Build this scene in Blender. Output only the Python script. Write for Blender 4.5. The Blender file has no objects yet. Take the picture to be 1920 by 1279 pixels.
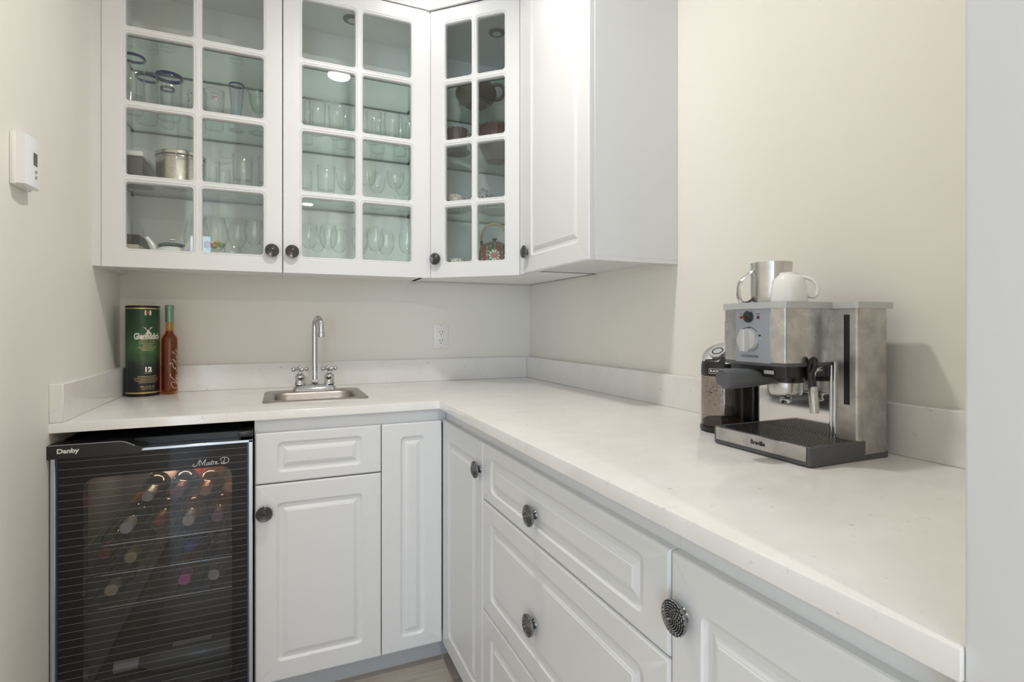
import bpy, bmesh, math, random
from mathutils import Vector, Matrix
random.seed(7)
S = bpy.context.scene
COL = S.collection
PI = math.pi

# ------------------------------------------------------------------ camera
FPX, YH, YAW = 998.971, 610.796, math.radians(23.382)
CAM = Vector((.5571, -2.4223, 1.1489))
cs, sn = math.cos(YAW), math.sin(YAW)
cd = bpy.data.cameras.new('camera'); cam = bpy.data.objects.new('camera', cd); COL.objects.link(cam)
cd.sensor_width = 36.0; cd.sensor_fit = 'HORIZONTAL'; cd.lens = FPX * 36.0 / 1920
cd.shift_y = -(639.5 - YH) / 1920
cd.clip_start = .02
cam.location = CAM; cam.rotation_euler = (PI / 2, 0, -YAW)
S.camera = cam

# ------------------------------------------------------------------ world, lights, exposure
S.view_settings.view_transform = 'Standard'; S.view_settings.look = 'None'
S.view_settings.gamma = 1; S.view_settings.use_curve_mapping = False
S.view_settings.exposure = -0.03
S.cycles.max_bounces = 12; S.cycles.diffuse_bounces = 5; S.cycles.glossy_bounces = 5
S.cycles.transparent_max_bounces = 48; S.cycles.transmission_bounces = 8
S.cycles.caustics_reflective = False; S.cycles.caustics_refractive = False
S.cycles.sample_clamp_indirect = 4
W = bpy.data.worlds.new('sky'); S.world = W; W.use_nodes = True
W.node_tree.nodes['Background'].inputs[0].default_value = (.55, .75, 1, 1)
W.node_tree.nodes['Background'].inputs[1].default_value = 2.0

def area(name, loc, rot, sx, sy, power, col, shape='RECTANGLE', spread=PI):
    l = bpy.data.lights.new(name, 'AREA'); l.shape = shape; l.size = sx; l.size_y = sy
    l.energy = power; l.color = col; l.spread = spread
    o = bpy.data.objects.new(name, l); COL.objects.link(o); o.location = loc; o.rotation_euler = rot
    return o
CEIL = 2.5
POTS = [(1.06, -.445), (.84, -1.20), (.82, -4.5), (2.1, -3.7)]  # last one is an added, unseen lamp that brightens the left wall
WARM = (1, .965, .915)
for (x, y), p in zip(POTS, (.5, 11.6, 34, 64)):
    area('pot_lamp', (x, y, CEIL - .012), (0, 0, 0), .11, .11, p, WARM, 'DISK')
# daylight through the tall window of the next room
area('window_daylight', (-1.2, -5.72, 1.2), (PI / 2, 0, 0), 1.9, 2.1, 66, (.70, .85, 1))

def ray(u, v):
    r = (u - 960) / FPX
    return Vector((sn + r * cs, cs - r * sn, (YH - v) / FPX))
def on(u, v, x=None, y=None, z=None):
    d = ray(u, v)
    if x is not None: t = (x - CAM.x) / d.x
    elif y is not None: t = (y - CAM.y) / d.y
    else: t = (z - CAM.z) / d.z
    return CAM + d * t

# ------------------------------------------------------------------ materials
MATS = {}
def mat(name, col, rough=.5, metal=0., spec=.5, coat=0., emit=None):
    if name in MATS: return MATS[name]
    m = bpy.data.materials.new(name); m.use_nodes = True
    b = m.node_tree.nodes['Principled BSDF']
    b.inputs['Base Color'].default_value = (*col, 1); b.inputs['Roughness'].default_value = rough
    b.inputs['Metallic'].default_value = metal; b.inputs['Specular IOR Level'].default_value = spec
    b.inputs['Coat Weight'].default_value = coat
    if emit: b.inputs['Emission Color'].default_value = (*col, 1); b.inputs['Emission Strength'].default_value = emit
    MATS[name] = m; return m
def nodes(m): return m.node_tree.nodes, m.node_tree.links, m.node_tree.nodes['Principled BSDF']
def ramp(n, stops):
    r = n.new('ShaderNodeValToRGB'); e = r.color_ramp.elements
    while len(e) < len(stops): e.new(.5)
    for k, (p, c) in zip(e, stops): k.position = p; k.color = (*c, 1)
    return r
def noise(n, l, scale, detail=4, rough=.5, coord='Object', stretch=None):
    tc = n.new('ShaderNodeTexCoord'); t = n.new('ShaderNodeTexNoise')
    t.inputs['Scale'].default_value = scale; t.inputs['Detail'].default_value = detail; t.inputs['Roughness'].default_value = rough
    src = tc.outputs[coord]
    if stretch:
        mp = n.new('ShaderNodeMapping'); mp.inputs['Scale'].default_value = stretch; l.new(src, mp.inputs['Vector']); src = mp.outputs[0]
    l.new(src, t.inputs['Vector']); return t
def bump(n, l, b, src, strength, dist=.001):
    p = n.new('ShaderNodeBump'); p.inputs['Strength'].default_value = strength; p.inputs['Distance'].default_value = dist
    l.new(src, p.inputs['Height']); l.new(p.outputs[0], b.inputs['Normal'])

def m_wall():
    m = mat('wall_paint', (.80, .776, .718), .55, spec=.35); n, l, b = nodes(m)
    t = noise(n, l, 160, 3, stretch=(1, 1, 2)); bump(n, l, b, t.outputs['Fac'], .12, .0006); return m
def m_quartz():
    m = mat('quartz', (.8, .78, .75), .13); n, l, b = nodes(m)
    t1 = noise(n, l, 9, 6, .6, stretch=(1, 1.6, 1)); r1 = ramp(n, [(.42, (.77, .75, .725)), (.62, (.80, .782, .76))])
    l.new(t1.outputs['Fac'], r1.inputs[0])
    t2 = noise(n, l, 55, 5, .62, stretch=(1, 1, 1)); r2 = ramp(n, [(.295, (.0, .0, .0)), (.365, (1, 1, 1))])
    l.new(t2.outputs['Fac'], r2.inputs[0])
    t3 = noise(n, l, 8, 3, .5); r3 = ramp(n, [(.5, (0, 0, 0)), (.58, (1, 1, 1))]); l.new(t3.outputs['Fac'], r3.inputs[0])
    inv = n.new('ShaderNodeMix'); inv.data_type = 'RGBA'
    mx = n.new('ShaderNodeMath'); mx.operation = 'MAXIMUM'
    l.new(r2.outputs[0], mx.inputs[0]); l.new(r3.outputs[0], mx.inputs[1])
    l.new(mx.outputs[0], inv.inputs['Factor']); inv.inputs['A'].default_value = (.57, .56, .555, 1); l.new(r1.outputs[0], inv.inputs['B'])
    l.new(inv.outputs['Result'], b.inputs['Base Color']); return m
def m_steel(name, col=(.62, .60, .57), rough=.28, blot=.12, stretch=None, scale=30):
    m = mat(name, col, rough, 1.0); n, l, b = nodes(m)
    t = noise(n, l, scale, 5, .6, stretch=stretch)
    c2 = tuple(max(0, c - blot) for c in col); r = ramp(n, [(.35, c2), (.62, col)]); l.new(t.outputs['Fac'], r.inputs[0]); l.new(r.outputs[0], b.inputs['Base Color'])
    r2 = ramp(n, [(.3, (rough + .15,) * 3), (.7, (rough,) * 3)]); l.new(t.outputs['Fac'], r2.inputs[0]); l.new(r2.outputs[0], b.inputs['Roughness'])
    return m
def m_glass(name, tint, rough=0., ior=1.45, gain=1.):
    if name in MATS: return MATS[name]
    m = bpy.data.materials.new(name); m.use_nodes = True; n = m.node_tree.nodes; l = m.node_tree.links
    n.remove(n['Principled BSDF']); out = n['Material Output']
    tr = n.new('ShaderNodeBsdfTransparent'); tr.inputs[0].default_value = (*tint, 1)
    gl = n.new('ShaderNodeBsdfGlossy'); gl.inputs['Roughness'].default_value = rough; gl.inputs[0].default_value = (1, 1, 1, 1)
    fr = n.new('ShaderNodeLayerWeight'); fr.inputs[0].default_value = .5        # Schlick: .04 face-on, 1 at grazing
    pw = n.new('ShaderNodeMath'); pw.operation = 'POWER'; pw.inputs[1].default_value = 5; l.new(fr.outputs['Facing'], pw.inputs[0])
    mu = n.new('ShaderNodeMath'); mu.operation = 'MULTIPLY_ADD'; mu.use_clamp = True; mu.inputs[1].default_value = .9 * gain; mu.inputs[2].default_value = .04 * gain
    mx = n.new('ShaderNodeMixShader'); l.new(pw.outputs[0], mu.inputs[0]); l.new(mu.outputs[0], mx.inputs[0])
    l.new(tr.outputs[0], mx.inputs[1]); l.new(gl.outputs[0], mx.inputs[2]); l.new(mx.outputs[0], out.inputs[0])
    MATS[name] = m; return m
def m_ware(name, face, edge):
    """glassware: clear when seen face-on, darker where the wall is seen edge-on"""
    m = m_glass(name, face); n = m.node_tree.nodes; l = m.node_tree.links
    lw = n.new('ShaderNodeLayerWeight'); lw.inputs[0].default_value = .35
    r = ramp(n, [(.35, face), (.95, edge)]); l.new(lw.outputs['Facing'], r.inputs[0])
    tr = [k for k in n if k.type == 'BSDF_TRANSPARENT'][0]; l.new(r.outputs[0], tr.inputs[0]); return m

M_WALL = m_wall(); M_QUARTZ = m_quartz()
M_WHITE = mat('cabinet_white', (.725, .725, .725), .32, spec=.4)
M_INNER = mat('cabinet_interior', (.91, .91, .90), .5)
M_TRIM = mat('trim_white', (.70, .70, .715), .35)
M_CEIL = mat('ceiling_paint', (.88, .87, .85), .8)
M_STEEL = m_steel('brushed_steel', (.60, .595, .59), .22, .13)
M_STEELD = m_steel('worn_steel', (.54, .53, .515), .30, .13, scale=32)
M_MIRROR = mat('mirror_steel', (.72, .71, .70), .07, 1)
M_SINK = m_steel('sink_steel', (.46, .42, .39), .34, .06, stretch=(1, 12, 12))
M_CHROME = mat('chrome', (.62, .63, .64), .07, 1)
M_PEWTER = mat('pewter', (.12, .12, .118), .32, .9)
_n, _l, _b = nodes(M_PEWTER); _g = _n.new('ShaderNodeNewGeometry'); _r = ramp(_n, [(.44, (.012, .012, .012)), (.50, (.10, .10, .10)), (.58, (.34, .34, .335))])
_l.new(_g.outputs['Pointiness'], _r.inputs[0]); _l.new(_r.outputs[0], _b.inputs['Base Color'])     # rubbed edges shine, hollows stay dark
M_BLACK = mat('black_plastic', (.012, .012, .013), .28)
M_BLACKM = mat('black_matt', (.012, .013, .015), .6)
M_DGREY = mat('dark_grey_plastic', (.085, .085, .092), .45)
M_LGREY = mat('silver_plastic', (.52, .53, .54), .35, .25)
M_PANEL = mat('silver_panel', (.50, .56, .66), .30, .85)
M_ALU = mat('aluminium', (.62, .68, .76), .25, 1)
M_CHINA = mat('white_china', (.86, .86, .85), .12, coat=.3)
M_PLATE = mat('outlet_white', (.82, .80, .78), .35)
M_DARK = mat('dark_hole', (.01, .01, .01), .6)
M_LINE = mat('shadow_gap', (.12, .12, .12), .7)
M_PANE = m_glass('door_glass', (.975, .992, .984), gain=1.0)
M_SHELF = m_glass('shelf_glass', (.90, .965, .942))
M_SHEDGE = mat('shelf_edge', (.03, .09, .075), .2)
M_CLEAR = m_ware('clear_glassware', (.985, .995, .99), (.74, .80, .78))
M_GREENG = m_ware('green_glassware', (.93, .975, .95), (.45, .64, .56))
M_BLUEG = m_ware('pale_blue_glassware', (.94, .965, .985), (.50, .58, .70))
M_COBALT = m_ware('cobalt_rim', (.10, .13, .50), (.02, .03, .22))
M_GOLD = mat('gold_print', (.62, .48, .22), .35, .7)
M_CREAM = mat('cream_print', (.85, .82, .70), .5)

# ------------------------------------------------------------------ mesh helpers
class B:
    def __init__(s): s.v = []; s.f = []
    def add(s, vs, fs):
        k = len(s.v); s.v += [Vector(p) for p in vs]; s.f += [tuple(i + k for i in f) for f in fs]; return s
    def box(s, x0, x1, y0, y1, z0, z1, bev=0., seg=2):
        bm = bmesh.new(); bmesh.ops.create_cube(bm, size=1)
        for v in bm.verts:
            v.co = Vector(((x0 + x1) / 2 + v.co.x * (x1 - x0), (y0 + y1) / 2 + v.co.y * (y1 - y0), (z0 + z1) / 2 + v.co.z * (z1 - z0)))
        if bev: bmesh.ops.bevel(bm, geom=bm.edges[:], offset=bev, segments=seg, affect='EDGES', profile=.5)
        return s.bm(bm)
    def bm(s, bm, M=None):
        bm.verts.index_update(); vs = [(M @ v.co) if M else v.co.copy() for v in bm.verts]
        s.add(vs, [[v.index for v in f.verts] for f in bm.faces]); bm.free(); return s
    def loops(s, L, cap0=False, cap1=False, close=True):
        n = len(L[0]); vs = [p for lp in L for p in lp]; fs = []
        for i in range(len(L) - 1):
            for j in range(n if close else n - 1):
                a = i * n + j; b_ = i * n + (j + 1) % n; fs.append((a, b_, b_ + n, a + n))
        if cap0: fs.append(tuple(reversed(range(n))))
        if cap1: fs.append(tuple(range((len(L) - 1) * n, len(L) * n)))
        return s.add(vs, fs)
    def lathe(s, prof, n=32, c=(0, 0, 0), ax=(0, 0, 1), up=(1, 0, 0), a0=0., a1=2 * PI):
        ax = Vector(ax).normalized(); e1 = (Vector(up) - ax * Vector(up).dot(ax))
        if e1.length < 1e-5: e1 = Vector((0, 1, 0)) - ax * ax.y
        e1.normalize(); e2 = ax.cross(e1); c = Vector(c); full = abs(a1 - a0 - 2 * PI) < 1e-6
        m = n if full else n + 1; L = []
        for r, z in prof:
            L.append([c + ax * z + (e1 * math.cos(a0 + (a1 - a0) * k / n) + e2 * math.sin(a0 + (a1 - a0) * k / n)) * max(r, 1e-5) for k in range(m)])
        return s.loops(L, close=full)
    def tube(s, path, r, n=12, cap=True):
        P = [Vector(p) for p in path]; L = []; ref = None
        for i, p in enumerate(P):
            t = (P[min(i + 1, len(P) - 1)] - P[max(i - 1, 0)]).normalized()
            if ref is None:
                ref = Vector((0, 0, 1)) if abs(t.z) < .9 else Vector((1, 0, 0))
            e1 = (ref - t * ref.dot(t)).normalized(); ref = e1; e2 = t.cross(e1)
            rr = r[i] if isinstance(r, (list, tuple)) else r
            ra, rb = rr if isinstance(rr, tuple) else (rr, rr)
            L.append([p + e1 * math.cos(2 * PI * k / n) * ra + e2 * math.sin(2 * PI * k / n) * rb for k in range(n)])
        return s.loops(L, cap, cap)
    def prism(s, poly, z0, z1, M=None):
        lo = [Vector((x, y, z0)) for x, y in poly]; hi = [Vector((x, y, z1)) for x, y in poly]
        if M: lo = [M @ p for p in lo]; hi = [M @ p for p in hi]
        return s.loops([lo, hi], True, True)
    def sphere(s, c, r, n=14, sc=(1, 1, 1)):
        bm = bmesh.new(); bmesh.ops.create_uvsphere(bm, u_segments=n, v_segments=max(6, n // 2 + 1), radius=1)
        return s.bm(bm, Matrix.Translation(c) @ Matrix.Diagonal((r * sc[0], r * sc[1], r * sc[2], 1)))

def link(o, parent=None):
    COL.objects.link(o)
    if parent: o.parent = parent
    return o
def rootloc(p):
    L = Vector((0, 0, 0))
    while p is not None: L += p.location; p = p.parent
    return L
def mk(name, b, m, parent=None, smooth=True, ang=38, loc=None):
    """a mesh object; vertices are given in world space (or local when loc is given)"""
    off = rootloc(parent) if loc is None else Vector((0, 0, 0))
    me = bpy.data.meshes.new(name); me.from_pydata([v - off for v in b.v], [], b.f)
    bm = bmesh.new(); bm.from_mesh(me); bmesh.ops.remove_doubles(bm, verts=bm.verts, dist=2e-6)
    bmesh.ops.recalc_face_normals(bm, faces=bm.faces); bm.to_mesh(me); bm.free()
    if smooth: me.shade_smooth(); me.set_sharp_from_angle(angle=math.radians(ang))
    for k in (m if isinstance(m, (list, tuple)) else [m]): me.materials.append(k)
    o = bpy.data.objects.new(name, me); link(o, parent)
    if loc is not None: o.location = loc
    return o
def tag(o, label=None, cat=None, group=None, kind=None):
    if label: o['label'] = label
    if cat: o['category'] = cat
    if group: o['group'] = group
    if kind: o['kind'] = kind
    return o
def thing(name, label, cat, loc=(0, 0, 0), group=None):
    o = bpy.data.objects.new(name, None); o.empty_display_size = .05; COL.objects.link(o); o.location = loc
    return tag(o, label, cat, group)
def struct(name, b, m, label, parent=None, **k):
    return tag(mk(name, b, m, parent, **k), label, None, None, 'structure')

_TX = {}
def text2d(body, size, shear=0., bold=0., space=1.):
    key = (body, size, shear, bold, space)
    if key in _TX: return _TX[key]
    c = bpy.data.curves.new('t', 'FONT'); c.body = body; c.size = size; c.shear = shear; c.offset = bold; c.space_character = space
    c.align_x = 'CENTER'; c.align_y = 'CENTER'; c.resolution_u = 3
    o = bpy.data.objects.new('t', c); COL.objects.link(o)
    dg = bpy.context.evaluated_depsgraph_get(); me = bpy.data.meshes.new_from_object(o.evaluated_get(dg))
    r = ([(v.co.x, v.co.y) for v in me.vertices], [tuple(p.vertices) for p in me.polygons])
    bpy.data.objects.remove(o); bpy.data.meshes.remove(me); bpy.data.curves.remove(c); _TX[key] = r; return r
def text_on(b, body, size, fn, width=None, **k):
    vs, fs = text2d(body, size, **k)
    if width:
        xs = [p[0] for p in vs]; f = width / (max(xs) - min(xs)); vs = [(x * f, y) for x, y in vs]
    return b.add([fn(x, y) for x, y in vs], fs)

def small_print(b, fn, width, h):
    """a line of print too small to read: word-long dashes"""
    x = -width / 2
    while x < width / 2 - .001:
        w = min(random.uniform(.0022, .0065) * (h / .003) ** .5, width / 2 - x)
        b.add([fn(x, -h / 2), fn(x + w / 2, -h / 2), fn(x + w, -h / 2), fn(x + w, h / 2), fn(x + w / 2, h / 2), fn(x, h / 2)], [(0, 1, 4, 5), (1, 2, 3, 4)]); x += w + h * .45
    return b
def rr(u0, u1, v0, v1, r, k=4):
    """rounded rectangle, 4*(k+1) points, counter-clockwise"""
    P = []
    r = max(min(r, (u1 - u0) / 2 - 1e-5, (v1 - v0) / 2 - 1e-5), 1e-5)
    for cx, cy, a in ((u1 - r, v0 + r, -PI / 2), (u1 - r, v1 - r, 0), (u0 + r, v1 - r, PI / 2), (u0 + r, v0 + r, PI)):
        for i in range(k + 1): P.append((cx + r * math.cos(a + PI / 2 * i / k), cy + r * math.sin(a + PI / 2 * i / k)))
    return P
class Frame:
    """a door plane: origin at its lower corner, U along the width, N out of the door"""
    def __init__(s, o, U, N): s.o = Vector(o); s.U = Vector(U).normalized(); s.N = Vector(N).normalized()
    def __call__(s, u, v, w=0.): return s.o + s.U * u + Vector((0, 0, v)) + s.N * w

def raised(b, F, w, h, fu=.058, fv=.058, t=.02):
    prof = [(0, 0, -t, .0005), (0, 0, -.004, .001), (.0015, .0015, -.0012, .0015), (.005, .005, 0, .002), (fu, fv, 0, .015), (fu + .003, fv + .003, -.0022, .013),
            (fu + .008, fv + .008, -.0052, .009), (fu + .013, fv + .013, -.0056, .004), (fu + .016, fv + .016, -.0056, .0008), (fu + .026, fv + .026, -.0012, .0006),
            (fu + .0275, fv + .0275, -.0012, .0006), (fu + .0295, fv + .0295, 0, .0005)]
    L = [[F(u, v, d) for u, v in rr(a, w - a, c, h - c, r)] for a, c, d, r in prof]
    return b.loops(L, True, True)
def sash(b, F, w, h, us, vs, t=.02):
    """glazed door: a frame with rounded openings; us / vs are the (start, end) of the pane columns and rows"""
    ub = [0] + [(us[i][1] + us[i + 1][0]) / 2 for i in range(len(us) - 1)] + [w]
    vb = [0] + [(vs[i][1] + vs[i + 1][0]) / 2 for i in range(len(vs) - 1)] + [h]
    for i, (a0, a1) in enumerate(us):
        for j, (c0, c1) in enumerate(vs):
            L = [[F(u, v, 0) for u, v in rr(ub[i], ub[i + 1], vb[j], vb[j + 1], 1e-5)]]
            for e, d, r in ((.0105, 0, .018), (.0092, -.0020, .017), (.0080, -.0024, .016), (.0062, -.0010, .014), (.0042, -.0010, .012), (.0018, -.0034, .010), (0, -.0085, .008), (0, -t, .008)):
                L.append([F(u, v, d) for u, v in rr(a0 - e, a1 + e, c0 - e, c1 + e, r)])
            L.append([F(u, v, -t) for u, v in rr(ub[i], ub[i + 1], vb[j], vb[j + 1], 1e-5)])
            b.loops(L)
    R = lambda e, d: [F(u, v, d) for u, v in ((e, e), (w - e, e), (w - e, h - e), (e, h - e))]
    b.loops([R(0, -t), R(0, 0)])
    return b

# knob: a domed flower disc of overlapping scales on a short neck; axis +z
def knob_mesh():
    b = B(); L = []; nA = 120; R = .0235; rings = 7
    dome = lambda r: .0175 + .0075 * (1 - (r / R) ** 2)
    L.append([Vector((.0010 * math.cos(2 * PI * k / nA), .0010 * math.sin(2 * PI * k / nA), dome(0) - .0022)) for k in range(nA)])
    L.append([Vector((.0026 * math.cos(2 * PI * k / nA), .0026 * math.sin(2 * PI * k / nA), dome(0) + .0004)) for k in range(nA)])
    for q in range(rings):                       # overlapping rows of scales, each row half a scale further round
        r0 = .0030 + (R - .0030) * (q / rings) ** .9; r1 = .0030 + (R - .0030) * ((q + 1) / rings) ** .9
        for f, lift in ((.06, -.0009), (.35, .0002), (.75, .0011), (.96, .0009)):
            lp = []
            for k in range(nA):
                a = 2 * PI * k / nA; s_ = abs(math.sin(a * 10 + (PI / 2 if q % 2 else 0))); edge = min(1, s_ * 2.2)
                r = r0 + (r1 - r0) * (f * (.86 + .14 * edge)); lp.append(Vector((r * math.cos(a), r * math.sin(a), dome(r) + (lift if f < .1 else lift * edge - .0008 * (1 - edge)))))
            L.append(lp)
    for r, z in ((R, .0165), (R * .985, .0138), (.0205, .0118), (.0135, .0104), (.0095, .0088), (.0086, .0050), (.0098, .0015), (.0105, 0)):
        L.append([Vector((r * math.cos(2 * PI * k / nA), r * math.sin(2 * PI * k / nA), z)) for k in range(nA)])
    b.loops(L, True, True); o = mk('knob', b, M_PEWTER, ang=32, loc=(0, 0, 0)); me = o.data
    bpy.data.objects.remove(o); return me
KNOB = knob_mesh()
def knob(parent, p, N):
    o = bpy.data.objects.new('knob', KNOB); link(o, parent); o.location = Vector(p) - rootloc(parent)
    o.rotation_euler = Vector(N).to_track_quat('Z', 'Y').to_euler(); o['label'] = 'dark pewter knob with a flower relief'; return o

# ------------------------------------------------------------------ the room
RW = 1.7009           # right wall
YF0, YF1 = -2.177, -2.31   # the wall the counter ends against, with the doorway
ZC, ZCB = .894, .8676  # counter top and underside
HX0, HX1, HY = -2.5, 3.4, -5.8
def planks():
    root = B().box(HX0, HX1, HY, 0, -.06, -.008)
    fl = struct('floor', root, mat('subfloor', (.12, .11, .10), .8), 'grey-brown plank floor of the pantry')
    m = mat('floor_plank', (.30, .26, .23), .42); n, l, b = nodes(m)
    t = noise(n, l, 6, 6, .6, coord='Object', stretch=(1.2, 12, 1)); oi = n.new('ShaderNodeObjectInfo')
    ad = n.new('ShaderNodeMath'); ad.operation = 'MULTIPLY_ADD'; ad.inputs[1].default_value = .35
    l.new(oi.outputs['Random'], ad.inputs[0]); l.new(t.outputs['Fac'], ad.inputs[2])
    r = ramp(n, [(.35, (.22, .175, .145)), (.62, (.36, .315, .275)), (.95, (.44, .39, .345))]); l.new(ad.outputs[0], r.inputs[0]); l.new(r.outputs[0], b.inputs['Base Color'])
    pw, pl = .19, 1.2; tmpl = {}
    yy = 0; row = 0
    while yy > -3.0:
        x = -.55 + (-.42 * row) % 1.2 - 1.2
        while x < 2.6:
            x0, x1 = max(x, -.8), min(x + pl, 2.4); y1 = yy; y0 = yy - pw
            if x1 - x0 > .03 and not (y1 > -2.2 and (x1 <= -.02 or x0 >= RW + .02)):
                if y0 > YF1: x0, x1 = max(x0, 0), min(x1, RW)
                if x1 - x0 > .03:
                    key = round(x1 - x0, 3)
                    if key not in tmpl:
                        o = mk('plank', B().box(.001, x1 - x0 - .001, .001, pw - .001, -.008, 0, .0012, 1), m, fl, loc=(x0, y0, 0)); tmpl[key] = o.data
                    else:
                        o = bpy.data.objects.new('plank', tmpl[key]); link(o, fl); o.location = (x0, y0, 0)
            x += pl
        yy -= pw; row += 1
    st = B().box(HX0, HX1, HY, yy, -.008, 0)
    if True: mk('far_flooring', st, m, fl)
planks()
T = .12
struct('wall_back', B().box(-T, RW + T, 0, T, 0, CEIL), M_WALL, 'cream wall behind the sink counter')
struct('wall_left', B().box(-T, 0, YF1, 0, 0, CEIL), M_WALL, 'cream wall carrying the thermostat')
struct('wall_right', B().box(RW, RW + T, YF1, 0, 0, CEIL), M_WALL, 'cream wall behind the espresso machine')
XJ = 1.0525
struct('wall_front', B().box(XJ + .012, RW, YF1, YF0, 0, CEIL), M_WALL, 'short return wall at the end of the counter')
jb = B().box(XJ, XJ + .012, YF1 - .02, YF0 + .0, 0, CEIL, .0035, 3)
struct('trim_1', jb, M_TRIM, 'white door jamb at the end of the counter')
struct('ceiling', B().box(HX0, HX1, HY, T, CEIL, CEIL + .08), M_CEIL, 'white ceiling')
# next room: walls with windows
def wall_with_hole(name, label, axis, c, a0, a1, h0, h1, z0, z1):
    b = B(); q = lambda p0, p1, s0, s1: b.box(*((p0, p1, c - T, c) if axis == 'y' else (c - T, c, p0, p1)), s0, s1)
    q(a0, h0, 0, CEIL); q(h1, a1, 0, CEIL); q(h0, h1, 0, z0); q(h0, h1, z1, CEIL); return struct(name, b, M_WALL, label)
wall_with_hole('wall_hall_back', 'cream wall of the next room with a tall window', 'y', HY, HX0, HX1, -2.2, -.2, .1, 2.3)
struct('wall_hall_left', B().box(HX0 - T, HX0, HY, YF1, 0, CEIL), M_WALL, 'plain cream wall of the next room')
struct('wall_hall_right', B().box(HX1, HX1 + T, HY, YF1, 0, CEIL), M_WALL, 'plain cream side wall of the next room')
struct('wall_hall_front_left', B().box(HX0, -T, YF1, YF1 + T, 0, CEIL), M_WALL, 'wall beside the pantry doorway')
struct('wall_hall_front_right', B().box(RW + T, HX1, YF1, YF1 + T, 0, CEIL), M_WALL, 'wall beyond the pantry')
def window(name, axis, c, a0, a1, label):
    b = B(); q = lambda p0, p1, s0, s1: b.box(*((p0, p1, c - .09, c - .03) if axis == 'y' else (c - .09, c - .03, p0, p1)), s0, s1)
    q(a0, a0 + .05, .1, 2.3); q(a1 - .05, a1, .1, 2.3); q(a0, a1, .1, .15); q(a0, a1, 2.25, 2.3); q((a0 + a1) / 2 - .03, (a0 + a1) / 2 + .03, .15, 2.25)
    w = struct(name, b, M_TRIM, label)
    for s in (0, 1):
        p0, p1 = (a0 + .05, (a0 + a1) / 2 - .03) if s == 0 else ((a0 + a1) / 2 + .03, a1 - .05)
        mk('pane', B().box(*((p0, p1, c - .064, c - .06) if axis == 'y' else (c - .064, c - .06, p0, p1)), .15, 2.25), m_glass('window_glass', (.95, .97, .97)), w)
window('window_1', 'y', HY, -2.2, -.2, 'tall white framed window of the next room')
for i, (x, y) in enumerate(POTS):
    t = thing('downlight', ('round white recessed ceiling light above the sink corner', 'round white recessed ceiling light over the middle of the pantry', 'round white recessed ceiling light in the next room facing the doorway', 'unseen ceiling light added in the next room to brighten the left wall')[i], 'ceiling light', (x, y, CEIL), 'ceiling downlights')
    mk('trim_ring', B().lathe([(.058, -.001), (.06, -.006), (.078, -.004), (.08, 0)], 36, (x, y, CEIL)), M_CEIL, t)
    mk('lens', B().lathe([(0, -.003), (.058, -.003)], 36, (x, y, CEIL)), mat('lamp_lens', (1, .95, .88), .5, emit=9), t)

# ------------------------------------------------------------------ countertop and backsplash
DB, DR, TB, HB = .6691, .6535, .0305, .1016
XI = RW - DR          # inner corner
top = thing('countertop', 'L-shaped pale quartz countertop with faint grey specks', 'countertop', (0, 0, ZC))
def slab_with_hole(outer, hole, z0, z1):
    bm = bmesh.new()
    def ring(pts, z):
        vs = [bm.verts.new((x, y, z)) for x, y in pts]; return vs, [bm.edges.new((vs[i], vs[(i + 1) % len(vs)])) for i in range(len(vs))]
    rings = []
    for z in (z0, z1):
        o, eo = ring(outer, z); h, eh = ring(hole, z); rings.append((o, h)); bmesh.ops.triangle_fill(bm, edges=eo + eh, use_beauty=True)
    for k in (0, 1):
        a, c = rings[0][k], rings[1][k]
        for i in range(len(a)): bm.faces.new((a[i], a[(i + 1) % len(a)], c[(i + 1) % len(a)], c[i]))
    bmesh.ops.recalc_face_normals(bm, faces=bm.faces)
    ed = [e for e in bm.edges if len(e.link_faces) == 2 and e.calc_face_angle(0) > .7 and min(v.co.z for v in e.verts) > z1 - 1e-5 and max(abs(v.co.y + DB) < .001 or abs(v.co.x - XI) < .001 for v in e.verts)]
    bmesh.ops.bevel(bm, geom=ed, offset=.0025, segments=2, affect='EDGES', profile=.5)
    return bm
SX0, SX1, SY0, SY1 = .498, .842, -.508, -.172
hole = rr(SX0 + .012, SX1 - .012, SY0 + .012, SY1 - .012, .03, 4)
bm = slab_with_hole([(0, 0), (0, -DB), (XI, -DB), (XI, YF0), (RW, YF0), (RW, 0)], hole, ZCB, ZC)
mk('slab', B().bm(bm), M_QUARTZ, top, ang=30)
mk('backsplash', B().box(0, TB, -DB, 0, ZC, ZC + HB, .0015, 1), M_QUARTZ, top)
mk('backsplash', B().box(TB + .0005, RW - TB - .0005, -TB, 0, ZC, ZC + HB, .0015, 1), M_QUARTZ, top)
mk('backsplash', B().box(RW - TB, RW, YF0, 0, ZC, ZC + HB, .0015, 1), M_QUARTZ, top)

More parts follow.
